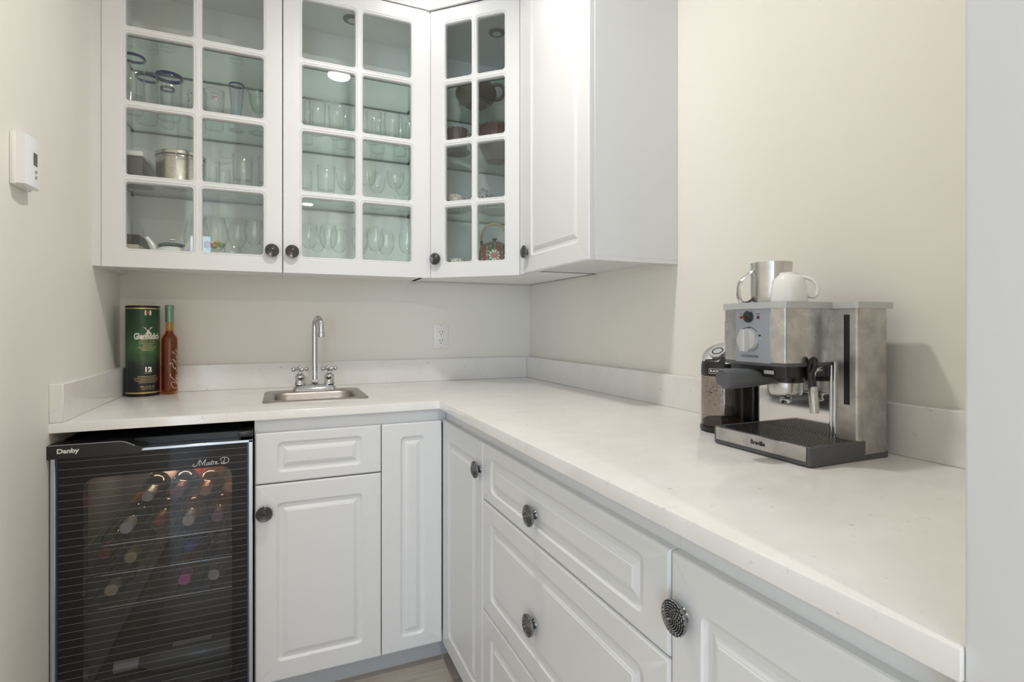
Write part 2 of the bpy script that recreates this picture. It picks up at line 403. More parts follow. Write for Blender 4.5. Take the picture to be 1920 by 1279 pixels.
# ------------------------------------------------------------------ base cabinets
YD, XD = -.657, 1.0594      # door face planes
ZT, ZD = .07, .826
def cabinet_box(x0, x1, y0, y1, z0, z1, opening, t=.016, top=True):
    """carcass of boards that butt against each other, open at the front and lined up with the opening"""
    b = B()
    if opening == '-y':
        b.box(x0, x0 + t, y0, y1, z0, z1); b.box(x1 - t, x1, y0, y1, z0, z1); a0, a1, c0, c1 = x0 + t, x1 - t, y0, y1 - .008
        b.box(a0, a1, c1, y1, z0, z1)
    else:
        b.box(x0, x1, y0, y0 + t, z0, z1); b.box(x0, x1, y1 - t, y1, z0, z1); a0, a1, c0, c1 = x0, x1 - .008, y0 + t, y1 - t
        b.box(a1, x1, c0, c1, z0, z1)
    b.box(a0, a1, c0, c1, z0, z0 + t)
    if top: b.box(a0, a1, c0, c1, z1 - t, z1)
    return b
FB = lambda x, z: Frame((x, YD, z), (1, 0, 0), (0, -1, 0))
FR = lambda y, z: Frame((XD, y, z), (0, -1, 0), (-1, 0, 0))
sc = thing('base_cabinet', 'white sink base cabinet with a drawer, a door and a narrow panel', 'cabinet', (.48, YD, 0))
mk('body', cabinet_box(.482, XD + .055, YD + .021, -.03, ZT, ZCB - .002, '-y', top=False).box(.482, XD + .055, YD + .018, YD + .021, ZD - .01, ZCB - .002), M_WHITE, sc)
d = mk('drawer', raised(B(), FB(.4845, .6725), .3705, ZD - .6725, .060, .030), M_WHITE, sc, ang=14)
d = mk('door', raised(B(), FB(.4845, ZT), .3705, .6690 - ZT), M_WHITE, sc, ang=14)
k = on(495, 966, y=YD - .022); knob(d, (k.x, YD, k.z), (0, -1, 0))
mk('side_panel', raised(B(), FB(.8575, ZT), XD - .8575 + .0005, ZD - ZT, .060, .045), M_WHITE, sc, ang=14)
mk('toe_kick', B().box(.482, XD + .055, -.615, -.600, 0, ZT), mat('toe_grey', (.42, .43, .45), .4), sc)

cc = thing('base_cabinet', 'narrow white base cabinet door set into the counter corner', 'cabinet', (XD, -.86, 0))
mk('body', cabinet_box(XD + .021, RW - .0015, -1.057, YD - .002, ZT, ZCB - .002, '-x').box(XD + .018, XD + .021, -1.057, YD - .0, ZD, ZCB - .002), M_WHITE, cc)
d = mk('door', raised(B(), FR(-.6815, ZT), 1.0545 - .6815, ZD + .004 - ZT, .052, .058), M_WHITE, cc, ang=14)
mk('corner_post', B().box(XD + .003, XD + .018, -.684, YD - .0005, ZT, ZD + .004), M_WHITE, cc)
k = on(886, 881, x=XD - .022); knob(d, (XD, k.y, k.z), (-1, 0, 0))
mk('toe_kick', B().box(XD + .055, XD + .07, -1.057, -.60, 0, ZT), MATS['toe_grey'], cc)

du = thing('drawer_unit', 'white base unit with three wide raised-panel drawers', 'cabinet', (XD, -1.44, 0))
mk('body', cabinet_box(XD + .021, RW - .0015, -1.8215, -1.0575, ZT, ZCB - .002, '-x').box(XD + .018, XD + .021, -1.8215, -1.0575, ZD, ZCB - .002), M_WHITE, du)
for z0, z1, kz, fv in ((.6800, ZD + .006, .7405, .030), (.3825, .6765, .5035, .045), (ZT, .379, .26, .045)):
    d = mk('drawer', raised(B(), FR(-1.0605, z0), 1.8195 - 1.0605, z1 - z0, .058, fv), M_WHITE, du, ang=14)
    knob(d, (XD, -1.385 if kz > .7 else -1.383, kz), (-1, 0, 0))
mk('toe_kick', B().box(XD + .055, XD + .07, -1.8215, -1.0575, 0, ZT), MATS['toe_grey'], du)

ec = thing('base_cabinet', 'white base cabinet at the end of the counter beside the door jamb', 'cabinet', (XD, -2, 0))
mk('body', cabinet_box(XD + .021, RW - .0015, YF0 + .0015, -1.822, ZT, ZCB - .002, '-x').box(XD + .018, XD + .021, YF0 + .0015, -1.822, ZD, ZCB - .002), M_WHITE, ec)
d = mk('door', raised(B(), FR(-1.8235, ZT), -1.8235 - YF0 - .003, ZD + .006 - ZT), M_WHITE, ec, ang=14)
k = on(1257, 1160, x=XD - .022); knob(d, (XD, k.y, k.z), (-1, 0, 0))
mk('toe_kick', B().box(XD + .055, XD + .07, YF0 + .0015, -1.822, 0, ZT), MATS['toe_grey'], ec)

# ------------------------------------------------------------------ wall cabinets
YU, ZU0, ZU1 = -.325, 1.341, 2.411
ZB = 1.354                                    # carcass underside
ROWS = [(.062, .2775), (.305, .5215), (.549, .765), (.793, 1.008)]
SHELF = (1.640, 1.880, 2.108); ST = .008
def panes(door, F, us):
    for a0, a1 in us:
        for c0, c1 in ROWS:
            b = B(); L = [[F(u, v, -w) for u, v in rr(a0 - .003, a1 + .003, c0 - .003, c1 + .003, .004)] for w in (.010, .014)]
            b.loops(L, True, True); mk('pane', b, M_PANE, door)
def shelf(poly, z, parent):
    o = mk('shelf', B().prism(poly, z, z + ST), [M_SHELF, M_SHEDGE], parent, smooth=False)
    for p in o.data.polygons:
        if abs(p.normal.z) < .5: p.material_index = 1
    return o
def clips(parent, pts):
    for x, y, z in pts: mk('shelf_clip', B().box(x - .004, x + .004, y - .006, y + .006, z - .009, z), M_BLACK, parent)

def glazed_unit(label, x0, x1, u0, u1, us, knob_px, clip_on):
    t = thing('wall_cabinet', label, 'cabinet', ((x0 + x1) / 2, YU, ZU0))
    mk('body', cabinet_box(x0, x1, YU + .021, 0, ZB, 2.42, '-y'), [M_INNER], t)
    mk('base_rail', B().box(x0, x1, YU + .021, YU + .038, ZB - .010, ZB), M_WHITE, t)
    F = Frame((u0, YU, ZU0), (1, 0, 0), (0, -1, 0))
    d = mk('door', sash(B(), F, u1 - u0, ZU1 - ZU0, us, ROWS), M_WHITE, t, ang=14)
    panes(d, F, us)
    k = on(*knob_px, y=YU - .022); knob(d, (k.x, YU, k.z), (0, -1, 0))
    for z in SHELF: shelf([(x0 + .017, -.010), (x0 + .017, YU + .030), (x1 - .017, YU + .030), (x1 - .017, -.010)], z, t)
    for z in SHELF: clips(t, [(x, y, z) for x in (x0 + .021, x1 - .021) for y in (-.04, -.27)])
    return t
u1_ = glazed_unit('white glazed wall cabinet holding blue-rimmed glasses and a steel canister', .026, .5605, .026, .5585, [(.0628, .2525), (.281, .470)], (510, 469), 0)
mk('filler_strip', B().box(0, .0255, YU + .005, 0, ZB - .012, 2.42), M_WHITE, u1_)
u2_ = glazed_unit('white glazed wall cabinet holding rows of clear wine glasses', .5615, 1.1005, .5625, 1.0915, [(.0644, .2515), (.2811, .466)], (548, 471), 0)
def puck(t, x, y, z=2.404):
    mk('puck_light', B().lathe([(0, -.004), (.017, -.004), (.019, -.007), (.034, -.005), (.036, 0)], 28, (x, y, z)), mat('puck_grey', (.22, .22, .22), .4), t)
    mk('puck_lens', B().lathe([(0, -.0075), (.018, -.0072)], 28, (x, y, z)), mat('puck_lens', (.75, .75, .73), .4), t)
puck(u2_, .822, -.16)

# corner unit with the slanted glazed door
P3, P4 = Vector((1.1076, -.3257, 0)), Vector((1.386, -.5863, 0)); DU = (P4 - P3).normalized(); DN = Vector((DU.y, -DU.x, 0))
cu = thing('wall_cabinet', 'white corner wall cabinet with a slanted glazed door and brown teapots', 'cabinet', (1.25, -.45, ZU0))
Pi3, Pi4 = P3 - DN * .021, P4 - DN * .021
pent = [(1.1015, 0), (1.1015, Pi3.y), (Pi3.x, Pi3.y), (Pi4.x, Pi4.y), (1.395, -.6215), (RW, -.6215), (RW, 0)]
pent[4] = (1.397, -.6215)
b = B(); b.prism(pent, ZB, ZB + .016); b.prism(pent, 2.404, 2.42)
b.box(1.1015, 1.1165, -.30, 0, ZB, 2.42); b.box(1.40, RW, -.6215, -.6055, ZB, 2.42); b.box(1.1015, RW, -.008, 0, ZB, 2.42); b.box(RW - .008, RW, -.6215, 0, ZB, 2.42)
mk('body', b, M_INNER, cu)
b = B()
for q, dd in ((P3, -1), (P4, 1)):      # face-frame stiles beside the slanted door
    a = q + DU * dd * .001 - DN * .004; e = q - DN * .022 - DU * dd * .018; g = q + DU * dd * .010 - DN * .022
    b.prism([(a.x, a.y), (g.x, g.y), (e.x, e.y), (e.x + DN.x * .004, e.y + DN.y * .004)], ZB - .012, 2.42)
b.box(1.092, 1.1075, -.320, -.300, ZB - .012, 2.42); b.box(1.382, 1.399, -.632, -.592, ZB - .012, 2.42)
mk('stile', b, M_WHITE, cu)
a3, a4 = P3 - DN * .008, P4 - DN * .008
mk('underside', B().prism([(1.088, -.303), (1.095, -.316), (a3.x, a3.y), (a4.x, a4.y), (1.394, -.634), (1.45, -.634), (1.12, -.22)], ZB - .004, ZB - .0005), M_WHITE, cu)
F3 = Frame((P3.x, P3.y, ZU0), DU, DN); W3 = (P4 - P3).length - .004; US3 = [(.0628, .1765), (.2015, .3146)]
d = mk('door', sash(B(), F3, W3, ZU1 - ZU0, US3, ROWS), M_WHITE, cu, ang=14); panes(d, F3, US3)
def on_door3(u, v, w):
    r_ = ray(u, v); p0 = P3 + DN * w; tt = (p0 - CAM).dot(DN) / r_.dot(DN); return CAM + r_ * tt
k = on_door3(814, 485, .022); knob(d, k - DN * .022, DN)
sp = [(1.119, -.010), (1.119, Pi3.y + .012), (Pi3.x + .012, Pi3.y + .008), (Pi4.x + .004, Pi4.y + .014), (1.40, -.602), (RW - .010, -.602), (RW - .010, -.010)]
for z in SHELF: shelf(sp, z, cu)
puck(cu, 1.402, -.305)

# solid-door unit on the right wall
XU = 1.376
su = thing('wall_cabinet', 'white wall cabinet with a solid raised-panel door and plain side', 'cabinet', (1.54, -.86, ZU0))
b = B().box(XU + .020, RW, -1.0918, -.6225, ZB, 2.42, .0008, 1); mk('body', b, M_WHITE, su)
mk('base_rail', B().box(XU + .021, RW, -1.0918, -1.076, ZU0 + .001, ZB), M_WHITE, su)
F4 = Frame((XU, -.6375, ZU0), (0, -1, 0), (-1, 0, 0))
d = mk('door', raised(B(), F4, 1.0905 - .6375, ZU1 - ZU0, .058, .058), M_WHITE, su, ang=14)
k = on(979, 472, x=XU - .022); knob(d, (XU, k.y - .0, k.z), (-1, 0, 0))
# cornice above the doors
path = [(0, YU + .004), (1.099, YU + .004), (P4.x - .004, P4.y + .01), (XU + .004, -.60), (XU + .004, -1.10), (RW, -1.10)]
path = [(0, YU + .006), (1.1035, YU + .006), (XU + .006, -.585), (XU + .006, -1.098), (RW, -1.098)]
def offset_path(path, d):
    out = []
    for i, p in enumerate(path):
        p = Vector(p); ns = []
        for a, c in ((i - 1, i), (i, i + 1)):
            if a >= 0 and c < len(path):
                e = (Vector(path[c]) - Vector(path[a])).normalized(); ns.append(Vector((e.y, -e.x)))
        if len(ns) == 1: out.append(p + ns[0] * d)
        else: m_ = (ns[0] + ns[1]).normalized(); out.append(p + m_ * d / m_.dot(ns[0]))
    return out
b = B(); rows_ = []
for dd, z in ((0, 2.4145), (.012, 2.4145), (.014, 2.422), (.024, 2.436), (.040, 2.452), (.056, 2.466), (.060, 2.474), (.060, 2.4995), (0, 2.4995)):
    rows_.append([Vector((p.x, p.y, z)) for p in offset_path(path, dd)])
b.loops(rows_, close=False)
b.loops([rows_[-1], rows_[0]], close=False)
struct('trim_2', b, M_WHITE, 'white cornice above the wall cabinets')

# ------------------------------------------------------------------ small wall fittings
o_ = thing('wall_outlet', 'white double wall outlet on the wall above the backsplash', 'outlet', (1.24, 0, 1.098))
mk('plate', B().box(1.2045, 1.2755, -.006, 0, 1.041, 1.1555, .002), M_PLATE, o_)
mk('socket_insert', B().box(1.2235, 1.2565, -.0085, -.004, 1.0655, 1.1335, .001), M_PLATE, o_)
b = B()
for zc in (1.120, 1.080):
    for dx in (-.0065, .0065): mk('slot', B().box(1.24 + dx - .0011, 1.24 + dx + .0011, -.0089, -.008, zc - .004, zc + .004), M_DARK, o_)
    mk('earth_hole', B().lathe([(0, -.0089), (.0024, -.0089), (.0024, -.008)], 12, (1.24, 0, zc - .0115), ax=(0, 1, 0)), M_DARK, o_)
for zc in (1.1485, 1.048): mk('screw', B().lathe([(0, -.0072), (.0022, -.0068), (.0026, -.0055)], 12, (1.24, 0, zc), ax=(0, 1, 0)), mat('screw', (.4, .38, .36), .4, .6), o_)

t_ = thing('thermostat', 'white square thermostat with a small grey display', 'thermostat', (0, -.86, 1.525))
mk('back_plate', B().box(0, .010, -.889, -.800, 1.467, 1.585, .002), M_PLATE, t_)
b = B(); n_ = 10; L = []
for i in range(n_ + 1):
    a = i / n_; y = -.886 + .080 * a; x = .0265 + .005 * math.sin(PI * a)
    L.append([Vector((.009, y, 1.470)), Vector((x, y, 1.470)), Vector((x, y, 1.583)), Vector((.009, y, 1.583))])
b.loops(L, True, True); mk('cover', b, mat('thermostat_white', (.84, .85, .87), .35), t_)
mk('display', B().box(.030, .0319, -.8545, -.8345, 1.520, 1.549), mat('display_grey', (.06, .08, .075), .15), t_)
for zc in (1.5065, 1.494): mk('button', B().lathe([(0, .004), (.0035, .0035), (.0045, 0)], 16, (.030, -.8435, zc), ax=(1, 0, 0)), mat('button_grey', (.35, .36, .37), .4), t_)

# ------------------------------------------------------------------ wine cooler
YC = -.669
wc = thing('wine_cooler', 'black under-counter wine cooler with a pinstriped glass door', 'wine cooler', (.24, -.35, 0))
M_CAB = mat('cooler_black', (.016, .018, .022), .35)
M_LINER = mat('cooler_liner', (.16, .165, .175), .5)
b = B().box(.006, .040, -.622, -.06, .03, .832).box(.444, .478, -.622, -.06, .03, .832).box(.006, .478, -.622, -.06, .775, .832).box(.006, .478, -.622, -.06, .03, .09).box(.006, .478, -.10, -.06, .03, .832)
mk('body', b, M_CAB, wc)
mk('liner', B().box(.040, .043, -.620, -.10, .09, .775).box(.441, .444, -.620, -.10, .09, .775).box(.040, .444, -.103, -.10, .09, .775).box(.040, .444, -.62, -.10, .772, .775).box(.040, .444, -.62, -.10, .09, .093), M_LINER, wc)
mk('foot', B().lathe([(0, 0), (.02, 0), (.02, .03), (0, .03)], 16, (.05, -.58, 0)), M_BLACK, wc)
mk('foot', B().lathe([(0, 0), (.02, 0), (.02, .03), (0, .03)], 16, (.43, -.58, 0)), M_BLACK, wc)
FW = Frame((0, YC, 0), (1, 0, 0), (0, -1, 0))
# door: black printed surround with a rounded clear window
WX0, WX1, WZ0, WZ1 = .0715, .4240, .110, .741
b = B(); L = [[FW(u, v, w) for u, v in rr(.013, .469, .035, .8065, .002, 6)] for w in (-.044, -.0035, 0)]
L += [[FW(u, v, w) for u, v in rr(WX0, WX1, WZ0, WZ1, .030, 6)] for w in (0, -.044)]
b.loops(L); L2 = [L[-1], L[0]]; b.loops(L2)
dr = mk('door', b, mat('black_glass', (.008, .008, .010), .06, spec=.4), wc, ang=30)
mk('door_frame', B().box(.0035, .0145, YC - .0035, YC + .044, .033, .812, .0012, 1).box(.4675, .4785, YC - .0035, YC + .044, .033, .812, .0012, 1).box(.0035, .4785, YC - .0035, YC + .044, .8045, .8125, .0012, 1).box(.0035, .4785, YC - .0035, YC + .044, .028, .037, .0012, 1), M_ALU, dr)
for x0 in (.0145, .4635): mk('frame_inlay', B().box(x0, x0 + .004, YC - .002, YC, .037, .803), mat('frame_blue', (.05, .07, .10), .3, .5), dr)
b = B().loops([[FW(u, v, w) for u, v in rr(WX0 + .0005, WX1 - .0005, WZ0, WZ1, .0295, 6)] for w in (-.004, 0)], True, True)
mk('glass', b, m_glass('cooler_glass', (.72, .73, .75), gain=1.0), dr)
# printed pin-stripes
b = B(); z = .790
while z > .045:
    x1 = .4635
    if .752 < z < .768: b.add([FW(.0185, z, .0004), FW(.315, z, .0004), FW(.315, z + .0005, .0004), FW(.0185, z + .0005, .0004)], [(0, 1, 2, 3)])
    else: b.add([FW(.0185, z, .0004), FW(x1, z, .0004), FW(x1, z + .0005, .0004), FW(.0185, z + .0005, .0004)], [(0, 1, 2, 3)])
    z -= .0205
mk('pinstripes', b, mat('stripe_white', (.33, .32, .31), .5), dr)
b = B()
def stroke(b, fn, pts, w=.0011):
    P = []
    for i in range(len(pts) - 1):       # Catmull-Rom through the points
        p0 = pts[max(i - 1, 0)]; p1 = pts[i]; p2 = pts[i + 1]; p3 = pts[min(i + 2, len(pts) - 1)]
        for k in range(6):
            t = k / 6; P.append(tuple(.5 * (2 * p1[c] + (p2[c] - p0[c]) * t + (2 * p0[c] - 5 * p1[c] + 4 * p2[c] - p3[c]) * t * t + (3 * p1[c] - p0[c] - 3 * p2[c] + p3[c]) * t ** 3) for c in (0, 1)))
    P.append(pts[-1]); vs = []; fs = []
    for i, p in enumerate(P):
        q0 = P[max(i - 1, 0)]; q1 = P[min(i + 1, len(P) - 1)]; d = Vector((q1[0] - q0[0], q1[1] - q0[1]))
        d = d.normalized() if d.length > 0 else Vector((1, 0)); nn = Vector((-d.y, d.x)) * w * .5
        vs += [fn(p[0] + nn.x, p[1] + nn.y), fn(p[0] - nn.x, p[1] - nn.y)]
        if i: k = 2 * i; fs.append((k - 2, k - 1, k + 1, k))
    b.add(vs, fs)
for pts in ([(-43, -1), (-46, -6), (-42, -9), (-36, -6), (-32, 2), (-28, 9)], [(-28, 9), (-29, -1), (-30, -8)], [(-28, 9), (-24, 0), (-22, -5), (-18, 3), (-14, 9), (-16, 0), (-17, -7), (-14, -8)],      # M
            [(-6, -1), (-10, -2), (-12, -6), (-9, -8), (-5, -1), (-7, -7), (-4, -7)], [(-2, -1), (-4, -7), (-1, -7)], [(3, 5), (0, -6), (3, -7)], [(-1, 0), (6, 1)],                                       # a i t
            [(6, 0), (4, -8)], [(5, -4), (8, 0), (10, -1)], [(11, -5), (15, -2), (13, 0), (11, -3), (11, -7), (15, -7), (18, -5)],                                                                          # r e
            [(34, 8), (31, -7)], [(26, 1), (23, 5), (27, 9), (35, 10), (44, 6), (44, -2), (36, -8), (28, -8), (25, -5), (29, -3), (38, -7)]):                                                               # D
    stroke(b, lambda x, y: FW(.3710 + x, .7565 + y, .0006), [(x * .001, y * .001) for x, y in pts], .0012)
mk('lettering', b, mat('letter_white', (.72, .71, .70), .5), dr, smooth=False)
# handle cap over the upper corner
HY_ = YC - .004
poly = [(.0005, .802), (.200, .802), (.206, .809), (.206, .820), (.194, .822), (.186, .8265), (.170, .8345), (.155, .8375), (.0005, .8375)]
b = B().loops([[Vector((x, yy, z)) for x, z in poly] for yy in (YC + .05, HY_ - .010, HY_ - .012)], True, True)
hd = mk('handle', b, M_BLACK, wc, ang=20)
mk('handle_edge', B().tube([(.0008, HY_ - .0115, .8372), (.155, HY_ - .0115, .8372), (.170, HY_ - .0115, .8342), (.1905, HY_ - .0115, .8235)], .0007, 6), M_ALU, hd)
b = B(); text_on(b, 'Danby', .0165, lambda x, y: Vector((.0445 + x, HY_ - .0124, .8215 + y)), width=.047, bold=.0006); mk('lettering', b, MATS['letter_white'], hd)
mk('hinge', B().box(.440, .479, YC + .002, -.60, .820, .838, .002), M_BLACK, wc)
SHZ = (.5295, .4460, .3540)
for z in SHZ:
    b = B().tube([(.055, -.592, z), (.425, -.592, z)], .0022, 8)
    for i in range(13): b.tube([(.055 + .0306 * i, -.592, z - .002), (.055 + .0306 * i, -.13, z - .002)], .0014, 5)
    mk('wire_shelf', b, M_CHROME, wc)
lp = bpy.data.lights.new('cooler_lamp', 'AREA'); lp.size = .25; lp.size_y = .03; lp.shape = 'RECTANGLE'; lp.energy = .9; lp.color = (1, .72, .45)
lo = bpy.data.objects.new('cooler_lamp', lp); link(lo, wc); lo.location = Vector((.27, -.30, .770)) - wc.location

# wine bottles lying on the wire shelves
BOT = [(0, .0375 * 0 + .0), (.030, .0), (.0365, .004), (.0370, .010), (.0370, .190), (.034, .205), (.025, .222), (.0165, .236), (.0145, .250), (.0140, .296), (.0155, .297), (.0155, .305), (.013, .307), (0, .3065)]
def bottle_meshes():
    g = B().lathe(BOT, 24); c = B().lathe([(.0150, .243), (.0160, .298), (.0162, .308), (.014, .3098), (0, .3098)], 20)
    lb = B().lathe([(.0373, .055), (.0373, .160)], 20, a0=-1.9, a1=1.9)
    r = []
    for nm, q in (('glass', g), ('cap', c), ('paper_label', lb)):
        o = mk(nm, q, M_BLACK, loc=(0, 0, 0)); r.append(o.data); bpy.data.objects.remove(o)
    return r
BM = bottle_meshes()
GLASSES = {'green': mat('bottle_green', (.012, .03, .014), .08), 'amber': mat('bottle_amber', (.22, .07, .012), .10), 'dark': mat('bottle_dark', (.014, .012, .012), .08), 'clear': mat('bottle_pale', (.16, .17, .165), .12)}
def wine_bottle(p, glass, cap, paper, label, ax=(0, -1, 0), roll=0., capname=None):
    t = thing('wine_bottle', label, 'bottle', p, 'bottles lying in the wine cooler')
    q = Vector(ax).to_track_quat('Z', 'Y'); q = q @ Matrix.Rotation(roll, 3, 'Z').to_quaternion(); t.rotation_mode = 'QUATERNION'; t.rotation_quaternion = q
    for me, m, nm in zip(BM, (GLASSES[glass], cap, paper), ('glass', 'cap', 'paper_label')):
        if m is None: continue
        c = me.copy(); c.materials.clear(); c.materials.append(m); o = bpy.data.objects.new(nm, c); link(o, t)
    return t
C_ = lambda n, c, **k: mat('foil_' + n, c, .35, **k)
caps = {'cream': C_('cream', (.62, .50, .40)), 'mauve': C_('mauve', (.32, .13, .22)), 'blue': C_('blue', (.05, .05, .30)), 'gold': C_('gold', (.45, .40, .20), metal=.6), 'pink': C_('pink', (.60, .10, .30)),
        'grey': C_('grey', (.50, .48, .46), metal=.5), 'red': C_('red', (.30, .03, .03)), 'white': C_('white', (.6, .6, .62)), 'copper': C_('copper', (.45, .20, .08), metal=.6)}
PAP = {'red': mat('label_red', (.40, .03, .02), .5), 'white': mat('label_white', (.55, .53, .5), .5), 'tan': mat('label_tan', (.34, .20, .10), .5)}
RB = .0385
def lie(x, tier, glass, cap, paper, label, front=-.585, layer=0):
    return wine_bottle((x, front + .31, SHZ[tier] + RB + .0012 + layer * .067), glass, caps[cap], PAP[paper] if paper else None, label, (0, -1, 0), PI / 2)
lie(.148, 0, 'green', 'white', 'red', 'dark wine bottle with a white foil cap on the upper rack')
lie(.225, 0, 'dark', 'red', 'red', 'dark wine bottle with a bright red label on the upper rack', -.56)
lie(.302, 0, 'amber', 'cream', 'tan', 'amber wine bottle with a cream foil cap on the upper rack')
lie(.379, 0, 'amber', 'mauve', 'tan', 'amber wine bottle with a mauve foil cap on the upper rack')
lie(.187, 0, 'dark', 'grey', 'white', 'dark wine bottle with a grey cap stacked on the upper rack', -.52, 1)
lie(.2640, 0, 'dark', 'red', 'red', 'dark wine bottle with a red cap stacked on the upper rack', -.50, 1)
lie(.3405, 0, 'amber', 'copper', None, 'amber wine bottle with a copper cap stacked on the upper rack', -.53, 1)
lie(.160, 1, 'green', 'gold', 'white', 'green wine bottle with a gold ringed cap on the middle rack', -.59)
lie(.303, 1, 'dark', 'blue', None, 'dark wine bottle with a blue cap on the middle rack', -.57)
lie(.083, 1, 'dark', 'red', None, 'dark wine bottle with a small red cap on the middle rack', -.53)
lie(.292, 2, 'amber', 'pink', None, 'amber wine bottle with a bright pink cap on the lowest rack')
lie(.369, 2, 'clear', 'grey', 'white', 'pale wine bottle with a ringed grey cap on the lowest rack')
lie(.110, 2, 'dark', 'cream', 'tan', 'dark wine bottle with crumpled cream foil on the lowest rack', -.575)
wine_bottle((.410, -.50, .093 + .0385), 'clear', caps['white'], PAP['white'], 'clear spirit bottle lying across the cooler floor', (-1, 0, 0), PI)

# ------------------------------------------------------------------ sink and faucet
sk = thing('bar_sink', 'small stainless steel bar sink set into the countertop', 'sink', ((SX0 + SX1) / 2, (SY0 + SY1) / 2, ZC))
L = []
for e, ey0, z, r in ((0, 0, .0004, .034), (.001, 0, .0028, .034), (.005, 0, .0042, .030), (.022, .055, .0040, .040), (.030, .063, .0036, .046), (.034, .067, .001, .046), (.037, .070, -.006, .044), (.044, .077, -.120, .040), (.052, .085, -.138, .036), (.066, .099, -.146, .03), (.15, .15, -.149, .012)):
    back = ey0 + (.012 if e > .01 else 0)
    L.append([Vector((x, y, ZC + z)) for x, y in rr(SX0 + e, SX1 - e, SY0 + e, SY1 - (e if e < .01 else back), r, 5)])
b = B().loops(L, False, True); mk('bowl', b, M_SINK, sk)
mk('drain', B().lathe([(0, .001), (.012, .001), (.016, .004), (.026, .004), (.028, .0)], 24, ((SX0 + SX1) / 2, (SY0 + SY1) / 2 - .03, ZC - .149)), M_CHROME, sk)
fx, fy, fz = .676, -.208, ZC + .0042
fc = thing('faucet', 'chrome gooseneck bar faucet with two cross handles behind the sink', 'faucet', (fx, fy, fz))
L = []
for e, z, r in ((0, 0, .026), (.001, .004, .026), (.006, .012, .022), (.011, .018, .018), (.013, .021, .016), (.016, .0225, .013)):
    L.append([Vector((fx + x, fy + y, fz + z)) for x, y in rr(-.083 + e, .083 - e, -.0285 + e, .0285 - e, r, 6)])
mk('base_plate', B().loops(L, True, True), M_CHROME, fc)
b = B().lathe([(.0135, .020), (.0148, .024), (.0148, .034), (.0125, .039), (.0105, .042), (.0098, .046)], 8, (fx, fy, fz)); mk('spout_nut', b, M_CHROME, fc, ang=20)
sd = Vector((.30, -1, 0)).normalized(); R_ = .0335; zt = 1.188 - R_ - .0095
pth = [Vector((fx, fy, fz + .02)), Vector((fx, fy, fz + .1)), Vector((fx, fy, zt))]
for i in range(1, 15):
    a = PI * i / 14 * 1.0; pth.append(Vector((fx, fy, zt)) + sd * (R_ - R_ * math.cos(a)) + Vector((0, 0, R_ * math.sin(a))))
pth.append(pth[-1] + Vector((0, 0, -.028)) + sd * .002)
mk('spout', B().tube(pth, .0104, 16), M_CHROME, fc, ang=60)
e_ = pth[-1]; mk('aerator', B().lathe([(.0106, .008), (.0130, .006), (.0136, -.010), (.0120, -.012), (.009, -.0115), (.008, -.006)], 20, e_), M_CHROME, fc)
for sx in (-1, 1):
    c = Vector((fx + sx * .0535, fy, fz + .0215))
    h = mk('handle', B().lathe([(.0185, 0), (.0205, .002), (.0205, .006), (.0185, .009), (.0178, .012), (.0180, .026), (.0192, .029), (.0192, .032), (.0172, .036), (.0120, .042), (.0075, .045), (.006, .050), (.0075, .054), (.0085, .058), (.0085, .064), (.006, .066), (.0055, .070), (.003, .0715), (0, .0717)], 24, c), M_CHROME, fc)
    b = B()
    for k in range(4):
        a = math.radians(14) + k * PI / 2; dv = Vector((math.cos(a), math.sin(a), 0)); p0 = c + Vector((0, 0, .061))
        b.tube([p0 + dv * .005, p0 + dv * .014, p0 + dv * .018], [.0056, .0042, .0056], 10); b.sphere(p0 + dv * .0235, .0090, 14)
    mk('cross_arms', b, M_CHROME, h)

# ------------------------------------------------------------------ whisky tube and liqueur bottle
tx, ty, tr, tz1 = .0895, -.0895, .0525, 1.2205
m = mat('tube_green', (.03, .09, .04), .32); n, l, bs = nodes(m)
tc = n.new('ShaderNodeTexCoord'); sep = n.new('ShaderNodeSeparateXYZ'); l.new(tc.outputs['Object'], sep.inputs[0])
nz = noise(n, l, 26, 6, .6); ma = n.new('ShaderNodeMath'); ma.operation = 'MULTIPLY_ADD'; ma.inputs[1].default_value = .11; l.new(nz.outputs['Fac'], ma.inputs[0]); l.new(sep.outputs['Z'], ma.inputs[2])
mr = n.new('ShaderNodeMapRange'); mr.inputs['From Min'].default_value = .0; mr.inputs['From Max'].default_value = .39; l.new(ma.outputs[0], mr.inputs['Value'])
rp = ramp(n, [(.30, (.006, .009, .012)), (.43, (.012, .022, .018)), (.50, (.03, .075, .032)), (.58, (.05, .125, .05)), (.78, (.018, .065, .025)), (.98, (.012, .042, .018))]); l.new(mr.outputs[0], rp.inputs[0]); l.new(rp.outputs[0], bs.inputs['Base Color'])
tb = thing('whisky_tube', 'tall dark green whisky tube with gold bands on the countertop', 'whisky tube', (tx, ty, ZC))
mk('tube', B().lathe([(0, .0), (tr, .0), (tr, tz1 - ZC - .001), (tr - .003, tz1 - ZC), (0, tz1 - ZC)], 56, (tx, ty, ZC)), m, tb)
M_TIN = mat('tin_dark', (.02, .018, .016), .25, .6)
mk('end_cap', B().lathe([(tr + .0012, .0), (tr + .0015, .001), (tr + .0015, .009), (tr + .0003, .0095)], 56, (tx, ty, ZC)), M_TIN, tb)
mk('end_cap', B().lathe([(tr + .0003, -.006), (tr + .001, -.0055), (tr + .001, .0005), (tr - .002, .001)], 56, (tx, ty, tz1)), M_TIN, tb)
for z0, z1 in ((.0105, .0155), (tz1 - ZC - .0115, tz1 - ZC - .007)):
    mk('gold_band', B().lathe([(tr + .0004, z0), (tr + .0008, z0 + .0004), (tr + .0008, z1 - .0004), (tr + .0004, z1)], 56, (tx, ty, ZC)), M_GOLD, tb)
